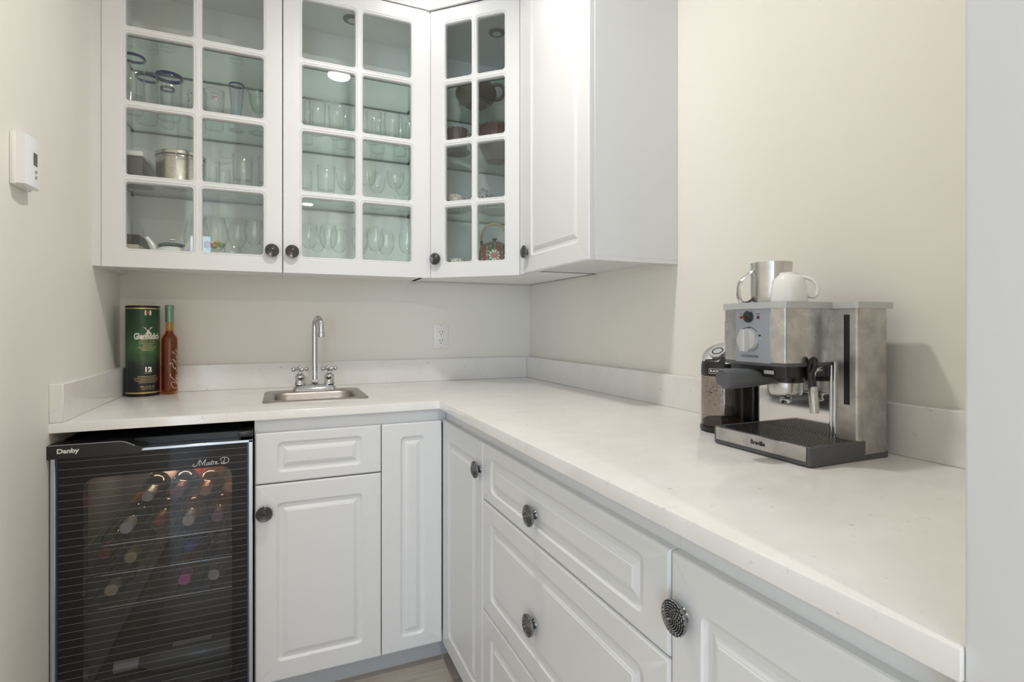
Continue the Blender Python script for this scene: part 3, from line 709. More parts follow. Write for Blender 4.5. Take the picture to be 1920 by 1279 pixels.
TA = math.atan2(CAM.y - ty, CAM.x - tx) + math.radians(17)     # direction the print faces
def on_tube(z0):
    return lambda x, y: Vector((tx + (tr + .0006) * math.cos(TA + x / tr), ty + (tr + .0006) * math.sin(TA + x / tr), ZC + z0 + y))
def tz(v): return 1.1489 + (YH - v) * 1.925 / FPX - ZC
b = B(); text_on(b, 'Glenfiddich', .030, on_tube(tz(631)), width=.086, bold=.0011); 
mk('lettering', b, M_CREAM, tb)
b = B(); text_on(b, '12', .023, on_tube(tz(693)), width=.021, bold=.0012); mk('age_number', b, M_CREAM, tb)
b = B()
text_on(b, 'SINGLE MALT', .0062, on_tube(tz(636.5)), width=.046); text_on(b, 'SCOTCH WHISKY', .0062, on_tube(tz(640.5)), width=.056)
for v, h, w in ((644.5, .0017, .052), (647.5, .0017, .03), (650.5, .0017, .060), (653.6, .0017, .052), (656.5, .0022, .036), (699.5, .0015, .022), (705.5, .0021, .064), (708.6, .0017, .086), (711.5, .0017, .086), (714.2, .0017, .076), (717, .0017, .056), (729, .0016, .040)):
    small_print(b, on_tube(tz(v)), w, h)
stroke(b, on_tube(tz(724.5)), [(x * .001, y * .001) for x, y in ((-24, -3), (-20, 3), (-19, -3), (-15, 2), (-13, -3), (-9, 0), (-6, -3), (-2, 3), (-4, -3), (2, -1), (6, 3), (5, -3), (10, 0), (13, -3), (17, 1), (18, -3), (24, 2))], .0010)
mk('small_print', b, M_GOLD, tb)
b = B(); F_ = on_tube(tz(587)); g = on_tube(tz(620))
def poly_on(b, F, P): b.add([F(x, y) for x, y in P], [tuple(range(len(P)))])
poly_on(b, F_, [(-.0095, -.0085), (.0095, -.0085), (.0105, 0), (.0095, .0095), (-.0095, .0095), (-.0105, 0)])
for s in (-1, 1):   # antlers, head and neck of the stag emblem
    poly_on(b, g, [(s * .001, -.001), (s * .005, .003), (s * .010, .008), (s * .0145, .0125), (s * .0125, .0128), (s * .009, .0095), (s * .008, .0125), (s * .0068, .0125), (s * .0068, .0075), (s * .003, .0035), (s * .0005, .002)])
poly_on(b, g, [(-.003, .002), (.003, .002), (.004, -.002), (.0075, -.006), (.0095, -.013), (.004, -.0135), (.0005, -.008), (-.004, -.011), (-.011, -.0135), (-.010, -.0115), (-.005, -.008), (-.003, -.003)])
mk('emblem', b, M_CREAM, tb, smooth=False)
b = B(); poly_on(b, lambda x, y: on_tube(tz(587))(x, y + .0005) + Vector((math.cos(TA), math.sin(TA), 0)) * .0004, [(-.004, -.005), (.004, -.005), (.005, .001), (.003, .006), (-.003, .006), (-.005, .001)]); mk('crest', b, mat('crest_red', (.35, .10, .06), .5), tb, smooth=False)

bx, by = .1725, -.0865
lb = thing('liqueur_bottle', 'slim amber liqueur bottle with a green capsule beside the green tube', 'bottle', (bx, by, ZC))
m = m_ware('amber_glass', (.95, .76, .42), (.62, .36, .10))
hz = ZC
mk('bottle', B().lathe([(0, .006), (.012, .004), (.0215, .0), (.0258, .002), (.0268, .008), (.0268, .196), (.0258, .208), (.0225, .217), (.0175, .224), (.0140, .230), (.0128, .238), (.0125, .275), (.0125, .332), (0, .332)], 36, (bx, by, hz)), m, lb)
mk('liquid', B().lathe([(0, .0085), (.020, .009), (.0245, .013), (.0245, .194), (.0235, .206), (.020, .214), (.0150, .221), (.0115, .228), (.0105, .2365), (0, .2365)], 28, (bx, by, hz)), m_ware('amber_liquor', (.62, .27, .055), (.42, .13, .02)), lb)
mk('capsule', B().lathe([(.0132, .268), (.0138, .312), (.0138, .3125), (.0148, .3140), (.0148, .3300), (.0138, .3315), (.0, .3325)], 28, (bx, by, hz)), mat('capsule_green', (.20, .34, .24), .36, .5), lb)
BA = math.atan2(CAM.y - by, CAM.x - bx) + math.radians(38)
def on_bottle(x, y):   # text runs up the bottle
    a = BA - (y / .0272) ; return Vector((bx + .0272 * math.cos(a), by + .0272 * math.sin(a), hz + .108 + x))
def script_stroke(b, pts, w=.0010):
    P = []
    for i in range(len(pts) - 1):       # Catmull-Rom through the points
        p0 = pts[max(i - 1, 0)]; p1 = pts[i]; p2 = pts[i + 1]; p3 = pts[min(i + 2, len(pts) - 1)]
        for s in range(6):
            t = s / 6; P.append(tuple(.5 * (2 * p1[c] + (p2[c] - p0[c]) * t + (2 * p0[c] - 5 * p1[c] + 4 * p2[c] - p3[c]) * t * t + (3 * p1[c] - p0[c] - 3 * p2[c] + p3[c]) * t ** 3) for c in (0, 1)))
    P.append(pts[-1]); vs = []; fs = []
    for i, p in enumerate(P):
        q0 = P[max(i - 1, 0)]; q1 = P[min(i + 1, len(P) - 1)]; d = Vector((q1[0] - q0[0], q1[1] - q0[1]))
        d = d.normalized() if d.length > 0 else Vector((1, 0)); nn = Vector((-d.y, d.x)) * w * .5
        vs += [on_bottle(p[0] + nn.x, p[1] + nn.y), on_bottle(p[0] - nn.x, p[1] - nn.y)]
        if i: k = 2 * i; fs.append((k - 2, k - 1, k + 1, k))
    b.add(vs, fs)
b = B(); K = .001
def st(*pts, w=.0011): script_stroke(b, [(x * K, y * K) for x, y in pts], w)
st((-86, -8), (-84, 4), (-72, 12), (-62, 11), (-64, 0), (-72, -14), (-70, -15), (-54, 2), (-40, 15), (-30, 15), w=.0015)                   # V
st((-58, -2), (-62, -11), (-58, -13), (-52, -4)); st((-52, -4), (-56, -13), (-50, -4), (-47, -3), (-50, -12), (-45, -6))                        # i n
st((-40, -4), (-44, -6), (-45, -12), (-41, -13), (-37, -8), (-40, -4), (-34, -6))                                                              # o
st((2, 14), (8, 16), (8, 9), (-4, 7), (-14, 0), (-8, -3), (-20, -6), (-24, -13), (-14, -15), (2, -8), (10, -1), w=.0015)                        # E
st((10, -1), (14, -3), (12, -9), (8, -13)); st((22, 12), (14, -8), (17, -13), (24, -6)); st((12, 2), (26, 4))                                    # s t
st((32, -3), (27, -6), (26, -12), (30, -12), (34, -4), (32, -12), (38, -6)); st((50, 13), (41, -8), (44, -13), (50, -6)); st((40, 3), (54, 6))  # a t
st((50, -8), (57, -5), (55, -2), (51, -7), (54, -13), (64, -6))                                                                                # e
mk('lettering', b, mat('script_silver', (.72, .60, .50), .4, .3), lb, smooth=False)

# ------------------------------------------------------------------ espresso machine
YM = -1.6475
em = thing('espresso_machine', 'stainless steel espresso machine with a grey portafilter handle and drip tray', 'coffee machine', (1.53, YM, ZC))
ZB_ = ZC + .010
def rprism(b, poly, z0, z1, r=.004):
    """prism with rounded vertical edges"""
    P = []
    n = len(poly)
    for i in range(n):
        p = Vector(poly[i]); a = (Vector(poly[i - 1]) - p); c = (Vector(poly[(i + 1) % n]) - p); rr_ = min(r, a.length * .45, c.length * .45)
        a.normalize(); c.normalize()
        for s in range(5):
            t = s / 4; q = (p + a * rr_) * (1 - t) ** 2 + p * 2 * t * (1 - t) + (p + c * rr_) * t * t; P.append((q.x, q.y))
    return b.prism(P, z0, z1)
BX0, BX1, BY0, BY1 = 1.549, 1.637, -1.763, -1.532
b = rprism(B(), [(BX0, BY0), (BX1, BY0), (BX1, BY1), (BX0, BY1)], ZB_, 1.183, .007); mk('body', b, M_STEELD, em, ang=50)
mk('back_panel', B().box(BX0 - .0015, BX0, -1.708, -1.540, .93, 1.078), M_MIRROR, em)
mk('plinth', rprism(B(), [(BX0 - .10, BY0 + .002), (BX1 + .001, BY0 - .001), (BX1 + .001, BY1), (BX0 - .10, BY1)], ZC, ZB_ + .001, .004), M_DGREY, em)
mk('water_window', rprism(B(), [(BX0 - .0006, -1.7470), (BX0 + .002, -1.7470), (BX0 + .002, -1.7355), (BX0 - .0006, -1.7355)], .998, 1.170, .0005), M_BLACK, em)
for y in (-1.7115, -1.7185): mk('chrome_rib', B().tube([(BX0 - .002, y, .93), (BX0 - .002, y, 1.078)], .0035, 12), M_CHROME, em)
HP = [(1.4095, -1.688), (1.4165, -1.7155), (1.470, -1.7185), (BX0 + .003, -1.7145), (BX0 + .003, -1.56), (1.47, -1.558), (1.4185, -1.5655), (1.4095, -1.605)]
mk('head', rprism(B(), HP, 1.078, 1.183, .0035), M_STEEL, em, ang=50)
mk('control_panel', B().box(1.4083, 1.411, -1.6885, -1.6045, 1.0765, 1.182, .0004, 1), M_PANEL, em)
mk('head_rim', rprism(B(), [(x - .0005, y) for x, y in HP], 1.0715, 1.0785, .0035), M_DGREY, em, ang=50)
mk('collar', rprism(B(), [(x + (.009 if x < 1.5 else 0), YM + (y - YM) * .93) for x, y in HP], 1.050, 1.072, .006), M_BLACK, em, ang=50)
lid = [(1.4050, -1.690), (1.4135, -1.7195), (1.470, -1.7225), (1.5400, -1.7195), (1.5445, -1.760), (1.5475, -1.766), (1.6500, -1.766), (1.6500, -1.529), (1.5475, -1.529), (1.5445, -1.552), (1.47, -1.5545), (1.4155, -1.5625), (1.4050, -1.603)]
mk('lid', rprism(B(), lid, 1.182, 1.1945, .0035), M_LGREY, em, ang=50)
mk('lid_latch', B().box(1.5438, 1.5475, -1.7535, -1.7335, 1.1895, 1.1955, .0006, 1), M_LGREY, em)
# controls
PX = lambda u, v: on(u, v, x=1.4083)
def disc(b, c, r, t, n=28): return b.lathe([(r, 0), (r, t * .8), (r * .92, t), (0, t)], n, c, ax=(-1, 0, 0))
c = PX(1403, 594); mk('power_button', B().lathe([(.0118, 0), (.0118, .002), (.0105, .003), (.0100, .0045), (.006, .007), (0, .008)], 28, c, ax=(-1, 0, 0)), M_BLACK, em)
for u, nm, col in ((1389.5, 'red_lamp', (.35, .015, .02)), (1421.5, 'heat_lamp', (.09, .03, .025))):
    mk(nm, B().lathe([(.0036, 0), (.0034, .001), (.002, .0022), (0, .0026)], 14, PX(u, 595), ax=(-1, 0, 0)), mat(nm, col, .2), em)
c = PX(1403.5, 638); dial = mk('dial', B().lathe([(.0225, 0), (.0225, .007), (.0205, .010), (0, .010)], 40, c, ax=(-1, 0, 0)), mat('dial_silver', (.62, .62, .61), .3, .35), em)
mk('dial_grip', rprism(B(), [(c.x - .019, c.y - .0055), (c.x - .019, c.y + .0055), (c.x - .008, c.y + .0070), (c.x - .008, c.y - .0070)], c.z - .0215, c.z + .0215, .002), MATS['dial_silver'], dial)
b = B()
for i in range(12):
    a0, a1 = (math.radians(40 + 95 * k / 12) for k in (i, i + 1)); q = lambda a, r: Vector((1.4079, c.y - r * math.cos(a), c.z + r * math.sin(a)))
    b.add([q(a0, .0255), q(a1, .0255), q(a1, .0262 + .0006 * (1 - i / 12)), q(a0, .0262 + .0006 * (1 - i / 12))], [(0, 1, 2, 3)])
PT = lambda u, v: (lambda p: (lambda x, y: Vector((1.4079, p.y - x, p.z + y))))(PX(u, v))
text_on(b, 'CAFEAROMA', .0072, PT(1405, 668), width=.043, space=1.2); small_print(b, PT(1389.5, 589), .006, .0012); small_print(b, PT(1421, 588.5), .010, .0012); small_print(b, PT(1404, 614.5), .008, .0012)
cu_ = PX(1424.5, 627.5); cy, cz_ = cu_.y, cu_.z           # little cup symbol
b.add([Vector((1.4079, cy - x, cz_ + y)) for x, y in ((-.0032, 0), (-.002, -.0035), (.002, -.0035), (.0032, 0))], [(0, 1, 2, 3)])
mk('panel_print', b, mat('print_black', (.02, .02, .022), .5), em, smooth=False)
# group head and portafilter
gx, gy = 1.500, -1.646
mk('group_head', B().lathe([(0, 0), (.036, 0), (.037, -.003), (.037, -.014), (.034, -.016), (0, -.016)], 40, (gx, gy, 1.0510)), M_BLACK, em)
pf = mk('portafilter', B().lathe([(.033, .0), (.0335, -.002), (.0325, -.020), (.030, -.026), (.022, -.029), (.012, -.031), (.010, -.036), (0, -.036)], 40, (gx, gy, 1.0360)), M_STEEL, em)
b = B()
for s in (-1, 1): b.tube([(gx, gy, .9995), (gx + .001, gy + s * .007, .9975), (gx + .001, gy + s * .010, .992)], [.006, .0055, .005], 12)
mk('spout', b, M_STEEL, pf)
hz0 = 1.0415
b = B().lathe([(.012, 0), (.0135, .004), (.0150, .030), (.0180, .070), (.0195, .105), (.0198, .128), (.0190, .136), (.0165, .140), (.0150, .1385), (0, .1385)], 28, (gx - .030, gy, hz0 + .004), ax=(-1, 0, .012)); mk('handle', b, mat('handle_grey', (.095, .098, .105), .42), pf)
b = B().box(gx - .052, gx - .038, gy + .020, gy + .046, 1.055, 1.060); b = B().box(1.4155, 1.4165, -1.690, -1.668, 1.056, 1.063); mk('badge', b, mat('badge_silver', (.6, .6, .6), .4, .4), em)
# steam wand
wx, wy = 1.478, -1.7125
c0 = on(1523, 690, x=wx); wy = c0.y
b = B().tube([(wx + .03, wy + .006, 1.066), (wx + .006, wy + .002, 1.062), (wx, wy, 1.048)], .005, 12); mk('wand_arm', b, M_CHROME, em)
top_ = Vector((wx, wy, 1.0440)); e_ = on(1527.5, 775, x=wx - .004)
wd = mk('steam_wand', B().tube([top_ + (e_ - top_) * k for k in (.16, .2, .95, 1.0)], [.0065, .0083, .0083, .0079], 20), M_STEEL, em)
mk('wand_tip_hole', B().lathe([(0, 0), (.0066, 0), (.0066, -.0004), (0, -.0004)], 18, e_ + Vector((0, 0, -.0002)), ax=(e_ - top_)), M_DARK, wd)
L = []; cc_ = on(1523, 686, x=wx - .003)
for i in range(13):
    a = 2 * PI * i / 12; L.append(cc_ + Vector((0, -.0050 * math.cos(a) - .0035 * math.sin(a), .0125 * math.sin(a))))
b = B().tube(L, .0055, 10, cap=False); b.tube([cc_ + Vector((0, .004, -.012)), top_ + (e_ - top_) * .20], [.007, .0075], 14); mk('wand_grip', b, M_BLACK, wd)
# drip tray
TX0, TX1, TY0, TY1 = 1.420, 1.573, -1.7645, -1.5315
tr_ = mk('drip_tray', rprism(B(), [(TX0, TY0), (TX1, TY0 + .0005), (TX1, TY1), (TX0, TY1)], ZC + .003, ZC + .0355, .007), M_DGREY, em, ang=50)
L = [[Vector((x, y, ZC + z)) for x, y in rr(TX0 + e, TX1 - e, TY0 + e, TY1 - e, .007 - e * .4)] for e, z in ((0, .0355), (.0006, .037), (.002, .0378), (.0070, .0378), (.0080, .0360))]
mk('tray_rim', B().loops(L), M_DGREY, tr_, ang=60)
mk('trim_plate', B().box(TX0 - .0012, TX0 + .001, -1.7553, -1.5400, ZC + .0105, ZC + .0368, .0004, 1), M_STEEL, tr_)
pT = on(1420.5, 831, x=TX0 - .0012)
b = B(); text_on(b, 'Breville', .0115, lambda x, y: Vector((TX0 - .0015, pT.y - x, pT.z + y)), width=.034, bold=.0005); mk('lettering', b, MATS['print_black'], tr_, smooth=False)
b = B(); gx0, gx1, gy0, gy1 = TX0 + .008, BX0 - .004, TY0 + .008, TY1 - .008; zz = ZC + .0362
b.box(gx0, gx1, gy0, gy1, ZC + .0350, ZC + .0358)
ny, nx = 30, 16
for i in range(ny + 1):
    y = gy0 + (gy1 - gy0) * i / ny; b.box(gx0, gx1, y - .0012, y + .0012, ZC + .0356, ZC + .0374)
for i in range(nx + 1):
    x = gx0 + (gx1 - gx0) * i / nx; b.box(x - .0012, x + .0012, gy0, gy1, ZC + .0356, ZC + .0372)
mk('drip_grate', b, mat('grate_dark', (.05, .05, .052), .25, .3), tr_, smooth=False)
mk('switch_stub', B().box(1.650, 1.654, -1.758, -1.752, 1.186, 1.190), M_BLACK, em)

# milk jug, cup
jx, jy, jz = 1.520, -1.595, 1.1945
mj = thing('milk_jug', 'stainless steel milk frothing jug on top of the espresso machine', 'jug', (jx, jy, jz))
bm = bmesh.new()
hd_ = Vector((-.90, .32, 0)).normalized(); spd = Vector((.45, .89, 0)).normalized()
prof = [(0, .001), (.036, .0), (.0395, .002), (.0405, .006), (.0408, .045), (.0405, .072), (.0410, .084), (.0412, .0885), (.0402, .0885), (.0398, .084), (.0393, .072), (.0396, .045), (.0392, .006), (0, .004)]
b = B().lathe(prof, 40, (jx, jy, jz), up=spd)
for v in b.v:
    d_ = Vector((v.x - jx, v.y - jy, 0)); zz = v.z - jz
    if d_.length > .03 and zz > .07:
        a = d_.normalized().dot(spd); k = max(0, a - .8) / .2; f = (zz - .07) / .0185
        v += spd * (.012 * k * k * f) + Vector((0, 0, .004 * k * k * f))
mk('cup', b, m_steel('jug_steel', (.68, .67, .66), .12, .06, scale=60), mj, ang=60)
p0 = Vector((jx, jy, jz)); q = lambda r, z: p0 + hd_ * r + Vector((0, 0, z))
mk('handle', B().tube([q(.040, .082), q(.043, .072), q(.050, .064), q(.062, .056), q(.069, .047), q(.0715, .035), q(.0720, .018), q(.069, .007), q(.062, .002), q(.052, .0035), q(.0445, .009), q(.041, .016)], [(.0012, .0060)] * 12, 8), MATS['jug_steel'], mj, ang=50)
kx, ky, kz = 1.4800, -1.6710, 1.1945
wcup = thing('coffee_cup', 'white china cup upside down on top of the espresso machine', 'cup', (kx, ky, kz))
mk('cup', B().lathe([(.0290, .004), (.0318, .0), (.0330, .001), (.0334, .006), (.0330, .020), (.0312, .034), (.0275, .045), (.0220, .0525), (.0175, .0555), (.0172, .0590), (.0155, .0595), (.0145, .0570), (0, .0565)], 40, (kx, ky, kz)), M_CHINA, wcup)
hdv = Vector((.62, -.78, 0)).normalized(); p0 = Vector((kx, ky, kz)); q = lambda r, z: p0 + hdv * r + Vector((0, 0, z))
mk('handle', B().tube([q(.022, .050), q(.030, .0485), q(.040, .044), q(.0475, .035), q(.0500, .024), q(.0480, .015), q(.0425, .010), q(.036, .0115), q(.0315, .016)], [(.0036, .0048)] * 9, 10), M_CHINA, wcup, ang=60)

# ------------------------------------------------------------------ coffee grinder
qx, qy, qr = 1.540, -1.4380, .0500
cg = thing('coffee_grinder', 'black and silver coffee grinder with a clear grounds bin beside the espresso machine', 'coffee grinder', (qx, qy, ZC))
mk('base', B().lathe([(0, .002), (.048, .002), (.0515, .004), (.0525, .009), (.0515, .014), (0, .014)], 44, (qx, qy, ZC)), M_BLACK, cg)
for a in (.6, 2.5, 4.2): mk('foot', B().lathe([(0, 0), (.006, 0), (.006, .003), (0, .003)], 12, (qx + .036 * math.cos(a), qy + .036 * math.sin(a), ZC)), M_BLACK, cg)
M_SMOKE = m_glass('smoky_plastic', (.79, .755, .735), gain=.9)
mk('grounds_bin', B().lathe([(.0498, .014), (.0503, .020), (.0498, .130), (.0490, .134), (.0478, .134), (.0480, .020), (.047, .0145)], 44, (qx, qy, ZC)), M_SMOKE, cg)
m = mat('ground_coffee', (.075, .040, .028), .9); n, l, bs = nodes(m); t = noise(n, l, 900, 2); bump(n, l, bs, t.outputs['Fac'], .8, .002)
tag(mk('coffee_grounds', B().lathe([(0, .015), (.0470, .015), (.0470, .026), (.040, .030), (.025, .027), (.012, .031), (0, .030)], 36, (qx, qy, ZC)), m, cg), kind='stuff')
b = B(); bm = None
for i in range(170):       # grounds sticking to the wall of the bin, below the chute
    a = math.radians(215) + random.gauss(0, .33); z = .098 + random.gauss(0, .015); r_ = .0474; s_ = random.uniform(.0007, .0019)
    p = Vector((qx + r_ * math.cos(a), qy + r_ * math.sin(a), ZC + min(max(z, .04), .13))); b.add([p + Vector((s_, 0, 0)), p + Vector((0, s_, 0)), p + Vector((-s_, -s_, 0)), p + Vector((0, 0, s_ * 1.4))], [(0, 1, 3), (1, 2, 3), (2, 0, 3), (0, 2, 1)])
tag(mk('clinging_grounds', b, m, cg, smooth=False), kind='stuff')
mk('spine', rprism(B(), [(1.586, -1.489), (1.652, -1.489), (1.652, -1.392), (1.586, -1.392)], ZC + .001, 1.075, .010), M_BLACK, cg, ang=50)
hp = []
L = []
for r0, z0, z1 in ((.0488, .1345, .1345), (.0495, .137, .137), (.0495, .150, .150), (.0490, .160, .176), (.0470, .166, .188), (.0440, .172, .198)):
    lp = []
    for k in range(44):
        a = 2 * PI * k / 44; x = math.cos(a); f = (x + 1) / 2; lp.append(Vector((qx + r0 * x, qy + r0 * math.sin(a), ZC + z0 + (z1 - z0) * f)))
    L.append(lp)
mk('motor_head', B().loops(L, True, True), M_BLACK, cg, ang=50)
# sloping silver top with a round button
sl = Vector((-.55, -.18, .83)).normalized(); cap_c = Vector((qx - .006, qy - .004, ZC + .186))
e1 = Vector((0, 1, 0)) - sl * sl.y; e1.normalize(); e2 = sl.cross(e1)
L = []
for s_, h_ in ((1.0, -.012), (1.02, -.004), (1.0, .002), (.94, .0045)):
    L.append([cap_c + e1 * (.0475 * s_ * math.cos(2 * PI * k / 44)) + e2 * (.0455 * s_ * math.sin(2 * PI * k / 44)) + sl * h_ for k in range(44)])
mk('silver_top', B().loops(L, True, True), mat('grinder_silver', (.66, .67, .67), .22, .65), cg, ang=50)
bt = mk('start_button', B().lathe([(.0205, .004), (.0205, .011), (.0190, .0135), (0, .0135)], 32, cap_c + e2 * .006 - e1 * -.004, ax=sl), MATS['grinder_silver'], cg)
mk('button_ring', B().lathe([(.0105, .0139), (.0135, .0139), (.0135, .0136), (.0105, .0136)], 32, cap_c + e2 * .006 + e1 * .004, ax=sl), M_BLACK, bt)
b = B().lathe([(.0385, 0), (.0400, .0), (.0400, .058), (.0415, .059), (.0415, .061), (.0390, .061), (.0385, .058)], 36, (1.604, -1.436, ZC + .205)); mk('bean_hopper', b, M_SMOKE, cg)
LG = math.atan2(CAM.y - qy, CAM.x - qx) - .10
OG = lambda x, y: Vector((qx + .0499 * math.cos(LG + x / .0499), qy + .0499 * math.sin(LG + x / .0499), ZC + .1475 + y))
b = B(); text_on(b, 'BLACK+DECKER', .0075, OG, width=.050, bold=.0003)
for y0, y1 in ((-.0062, -.0054), (.0054, .0062)):
    for i in range(10): x0, x1 = -.028 + .0056 * i, -.028 + .0056 * (i + 1); b.add([OG(x0, y0), OG(x1, y0), OG(x1, y1), OG(x0, y1)], [(0, 1, 2, 3)])
for x0 in (-.028, .0272): b.add([OG(x0, -.0062), OG(x0 + .0008, -.0062), OG(x0 + .0008, .0062), OG(x0, .0062)], [(0, 1, 2, 3)])
mk('lettering', b, MATS['letter_white'], cg, smooth=False)
# spilt grounds on the counter
b = B()
for i in range(60):
    p = on(1412 + random.gauss(0, 22), 862 + random.gauss(0, 4.5), z=ZC); s_ = random.uniform(.0003, .0009)
    if p.x > 1.415: continue
    b.add([p + Vector((s_, 0, 0)), p + Vector((0, s_, 0)), p + Vector((-s_, -s_, 0)), p + Vector((0, 0, s_))], [(0, 1, 3), (1, 2, 3), (2, 0, 3), (0, 2, 1)])
tag(mk('coffee_crumbs', b, m, None, smooth=False), 'scattered coffee grounds on the counter before the drip tray', 'crumbs', None, 'stuff')

# ------------------------------------------------------------------ glassware in the cabinets
def shell(outer, t=.0016, foot=.006):
    """closed glass wall: outer profile from the base centre up to the rim, then back down inside"""
    inner = [(max(r - t, 1e-4), z) for r, z in reversed(outer) if z > foot]
    return outer + inner + [(0, inner[-1][1] + .001)]
def tumbler(r0, r1, h, t=.0022): return shell([(0, 0), (r0 * .9, 0), (r0, .003), (r0 + (r1 - r0) * .3, h * .3), (r0 + (r1 - r0) * .65, h * .65), (r1, h - .001), (r1 - t * .5, h)], t, .010)
def stemmed(bowl, hs, foot_r, stem=.0036):
    """bowl = outer profile of the bowl measured from the stem top"""
    o = [(0, 0), (foot_r * .9, 0), (foot_r, .0015), (foot_r * .7, .004), (.010, .008), (stem, .016), (stem, hs * .7), (stem * 1.3, hs - .004)]
    o += [(r, hs + z) for r, z in bowl]; t = .0014
    inner = [(max(r - t, 1e-4), hs + z) for r, z in reversed(bowl) if z > .004]
    return o + inner + [(0, hs + .005)]
GM = {}
def gmesh(key, prof, m, n=28):
    if key not in GM:
        o = mk(key, B().lathe(prof, n), m, loc=(0, 0, 0), ang=60); GM[key] = o.data; bpy.data.objects.remove(o)
    return GM[key]
def place(name, me, p, label, cat, group):
    o = bpy.data.objects.new(name, me); link(o); o.location = p; return tag(o, label, cat, group)
Z1, Z2, Z3, Z0 = SHELF[0] + ST, SHELF[1] + ST, SHELF[2] + ST, ZB + .016
def base(u, v, z): return on(u, v, z=z)
def col_at(u, y, z): p = on(u, 400, y=y); return Vector((p.x, y, z))

def rimmed(name, r0, r1, h, p, label, gm=M_CLEAR, group='blue-rimmed glasses', prof=None, rim=.009):
    t = thing(name, label, 'glass', p, group)
    mk('glass', B().lathe(prof or tumbler(r0, r1, h), 32, p), gm, t, ang=60)
    mk('rim', B().lathe([(r1 - .0030, h - rim), (r1 + .0004, h - rim), (r1 + .0006, h - .001), (r1 - .001, h + .0008), (r1 - .0030, h - .001), (r1 - .0030, h - rim)], 32, p), M_COBALT, t, ang=60)
    return t
rimmed('glass_tumbler', .031, .0365, .198, (.0825, -.195, Z2), 'tall clear tumbler with a blue rim, the largest of its shelf')
rimmed('glass_tumbler', .032, .036, .172, (.105, -.100, Z2), 'blue-rimmed clear tumbler standing behind the tall tumbler')
rimmed('glass_tumbler', .021, .024, .150, (.166, -.082, Z2), 'small pale blue tumbler behind the two big tumblers', M_BLUEG)
rimmed('glass_tumbler', .036, .043, .158, (.186, -.178, Z2), 'squat clear tumbler with a broad blue rim beside the tall tumbler', rim=.012)
pr = [(0, 0), (.026, 0), (.0275, .002), (.015, .005), (.008, .009), (.0075, .016), (.012, .026), (.016, .05), (.0195, .09), (.023, .13), (.026, .172), (.0262, .176), (.0245, .176), (.0215, .13), (.018, .09), (.0145, .052), (.009, .03), (0, .028)]
rimmed('pilsner_glass', .0245, .0262, .176, (.400, -.150, Z2), 'slim pilsner glass with a thin blue rim', M_BLUEG, prof=pr, rim=.005)
gg = stemmed([(.006, 0), (.020, .012), (.029, .035), (.032, .06), (.034, .075), (.038, .084), (.039, .0855)], .075, .034)
place('goblet', gmesh('goblet', gg, M_GREENG), (.474, -.150, Z2), 'pale green footed goblet beside the slim pilsner glass', 'glass', 'goblets')
t = thing('glass_tumbler', 'clear tumbler with a small red printed badge', 'glass', (.3235, -.135, Z2), 'printed glasses')
mk('glass', B().lathe(tumbler(.031, .037, .145), 32, (.3235, -.135, Z2)), M_CLEAR, t, ang=60)
ga = math.atan2(CAM.y + .135, CAM.x - .3235); gp = lambda x, y: Vector((.3235 + .0372 * math.cos(ga + x / .037), -.135 + .0372 * math.sin(ga + x / .037), Z2 + .110 + y))
b = B(); small_print(b, gp, .020, .004)
for yy in (-.009, .012):
    for i in range(4): x0 = -.012 + .0065 * i; b.add([gp(x0, yy), gp(x0 + .0045, yy - .001), gp(x0 + .0048, yy + .002), gp(x0 + .001, yy + .0022)], [(0, 1, 2, 3)])
mk('badge', b, mat('badge_red', (.35, .05, .04), .5), t, smooth=False)
t = thing('glass_tumbler', 'clear tumbler with a red dotted print behind the squat blue-rimmed tumbler', 'glass', (.262, -.085, Z2), 'printed glasses')
mk('glass', B().lathe(tumbler(.029, .034, .150), 32, (.262, -.085, Z2)), M_CLEAR, t, ang=60)
b = B(); gq = lambda a, z: Vector((.262 + .0345 * math.cos(a), -.085 + .0345 * math.sin(a), Z2 + z))
for i in range(9): a = 3.7 + .17 * i; zz = .128 - .028 * (i % 3) + .004 * math.sin(i * 2.3); b.add([gq(a, zz), gq(a + .10, zz - .003), gq(a + .12, zz + .004), gq(a + .03, zz + .005)], [(0, 1, 2, 3)])
mk('dots', b, MATS['badge_red'], t, smooth=False)

# middle shelf of the first cabinet: box, canister, tumblers
bx_ = thing('storage_box', 'black storage box with a pale lid and printed lines beside the canister', 'box', (.08, -.2, Z1))
rx0, rx1, ry0, ry1 = .046, .128, -.285, -.09
mk('body', B().box(rx0, rx1, ry0, ry1, Z1, Z1 + .070, .003), mat('box_black', (.03, .028, .028), .45), bx_)
mk('lid', B().box(rx0 - .001, rx1 + .001, ry0 - .001, ry1 + .001, Z1 + .070, Z1 + .088, .004), mat('box_lid', (.62, .62, .62), .4), bx_)
b = B()
for i in range(4): b.box(rx0 + .012, rx0 + .040, ry0 - .0006, ry0, Z1 + .016 + .012 * i, Z1 + .0175 + .012 * i)
tag(mk('printed_lines', b, MATS['badge_silver'], bx_, smooth=False), kind='stuff')
cx_, cy_, cr_ = .224, -.190, .0755
cn = thing('canister', 'round stainless steel canister with a wire clip lid', 'canister', (cx_, cy_, Z1))
mk('body', B().lathe([(0, .0), (cr_ - .003, .0), (cr_, .003), (cr_, .086), (cr_ + .0012, .088), (cr_, .090), (cr_, .098), (0, .098)], 52, (cx_, cy_, Z1)), m_steel('canister_steel', (.60, .56, .50), .20, .05), cn)
mk('lid', B().lathe([(cr_ + .001, .099), (cr_ + .003, .101), (cr_ + .003, .111), (cr_ - .002, .114), (cr_ - .018, .116), (0, .117)], 52, (cx_, cy_, Z1)), MATS['canister_steel'], cn)
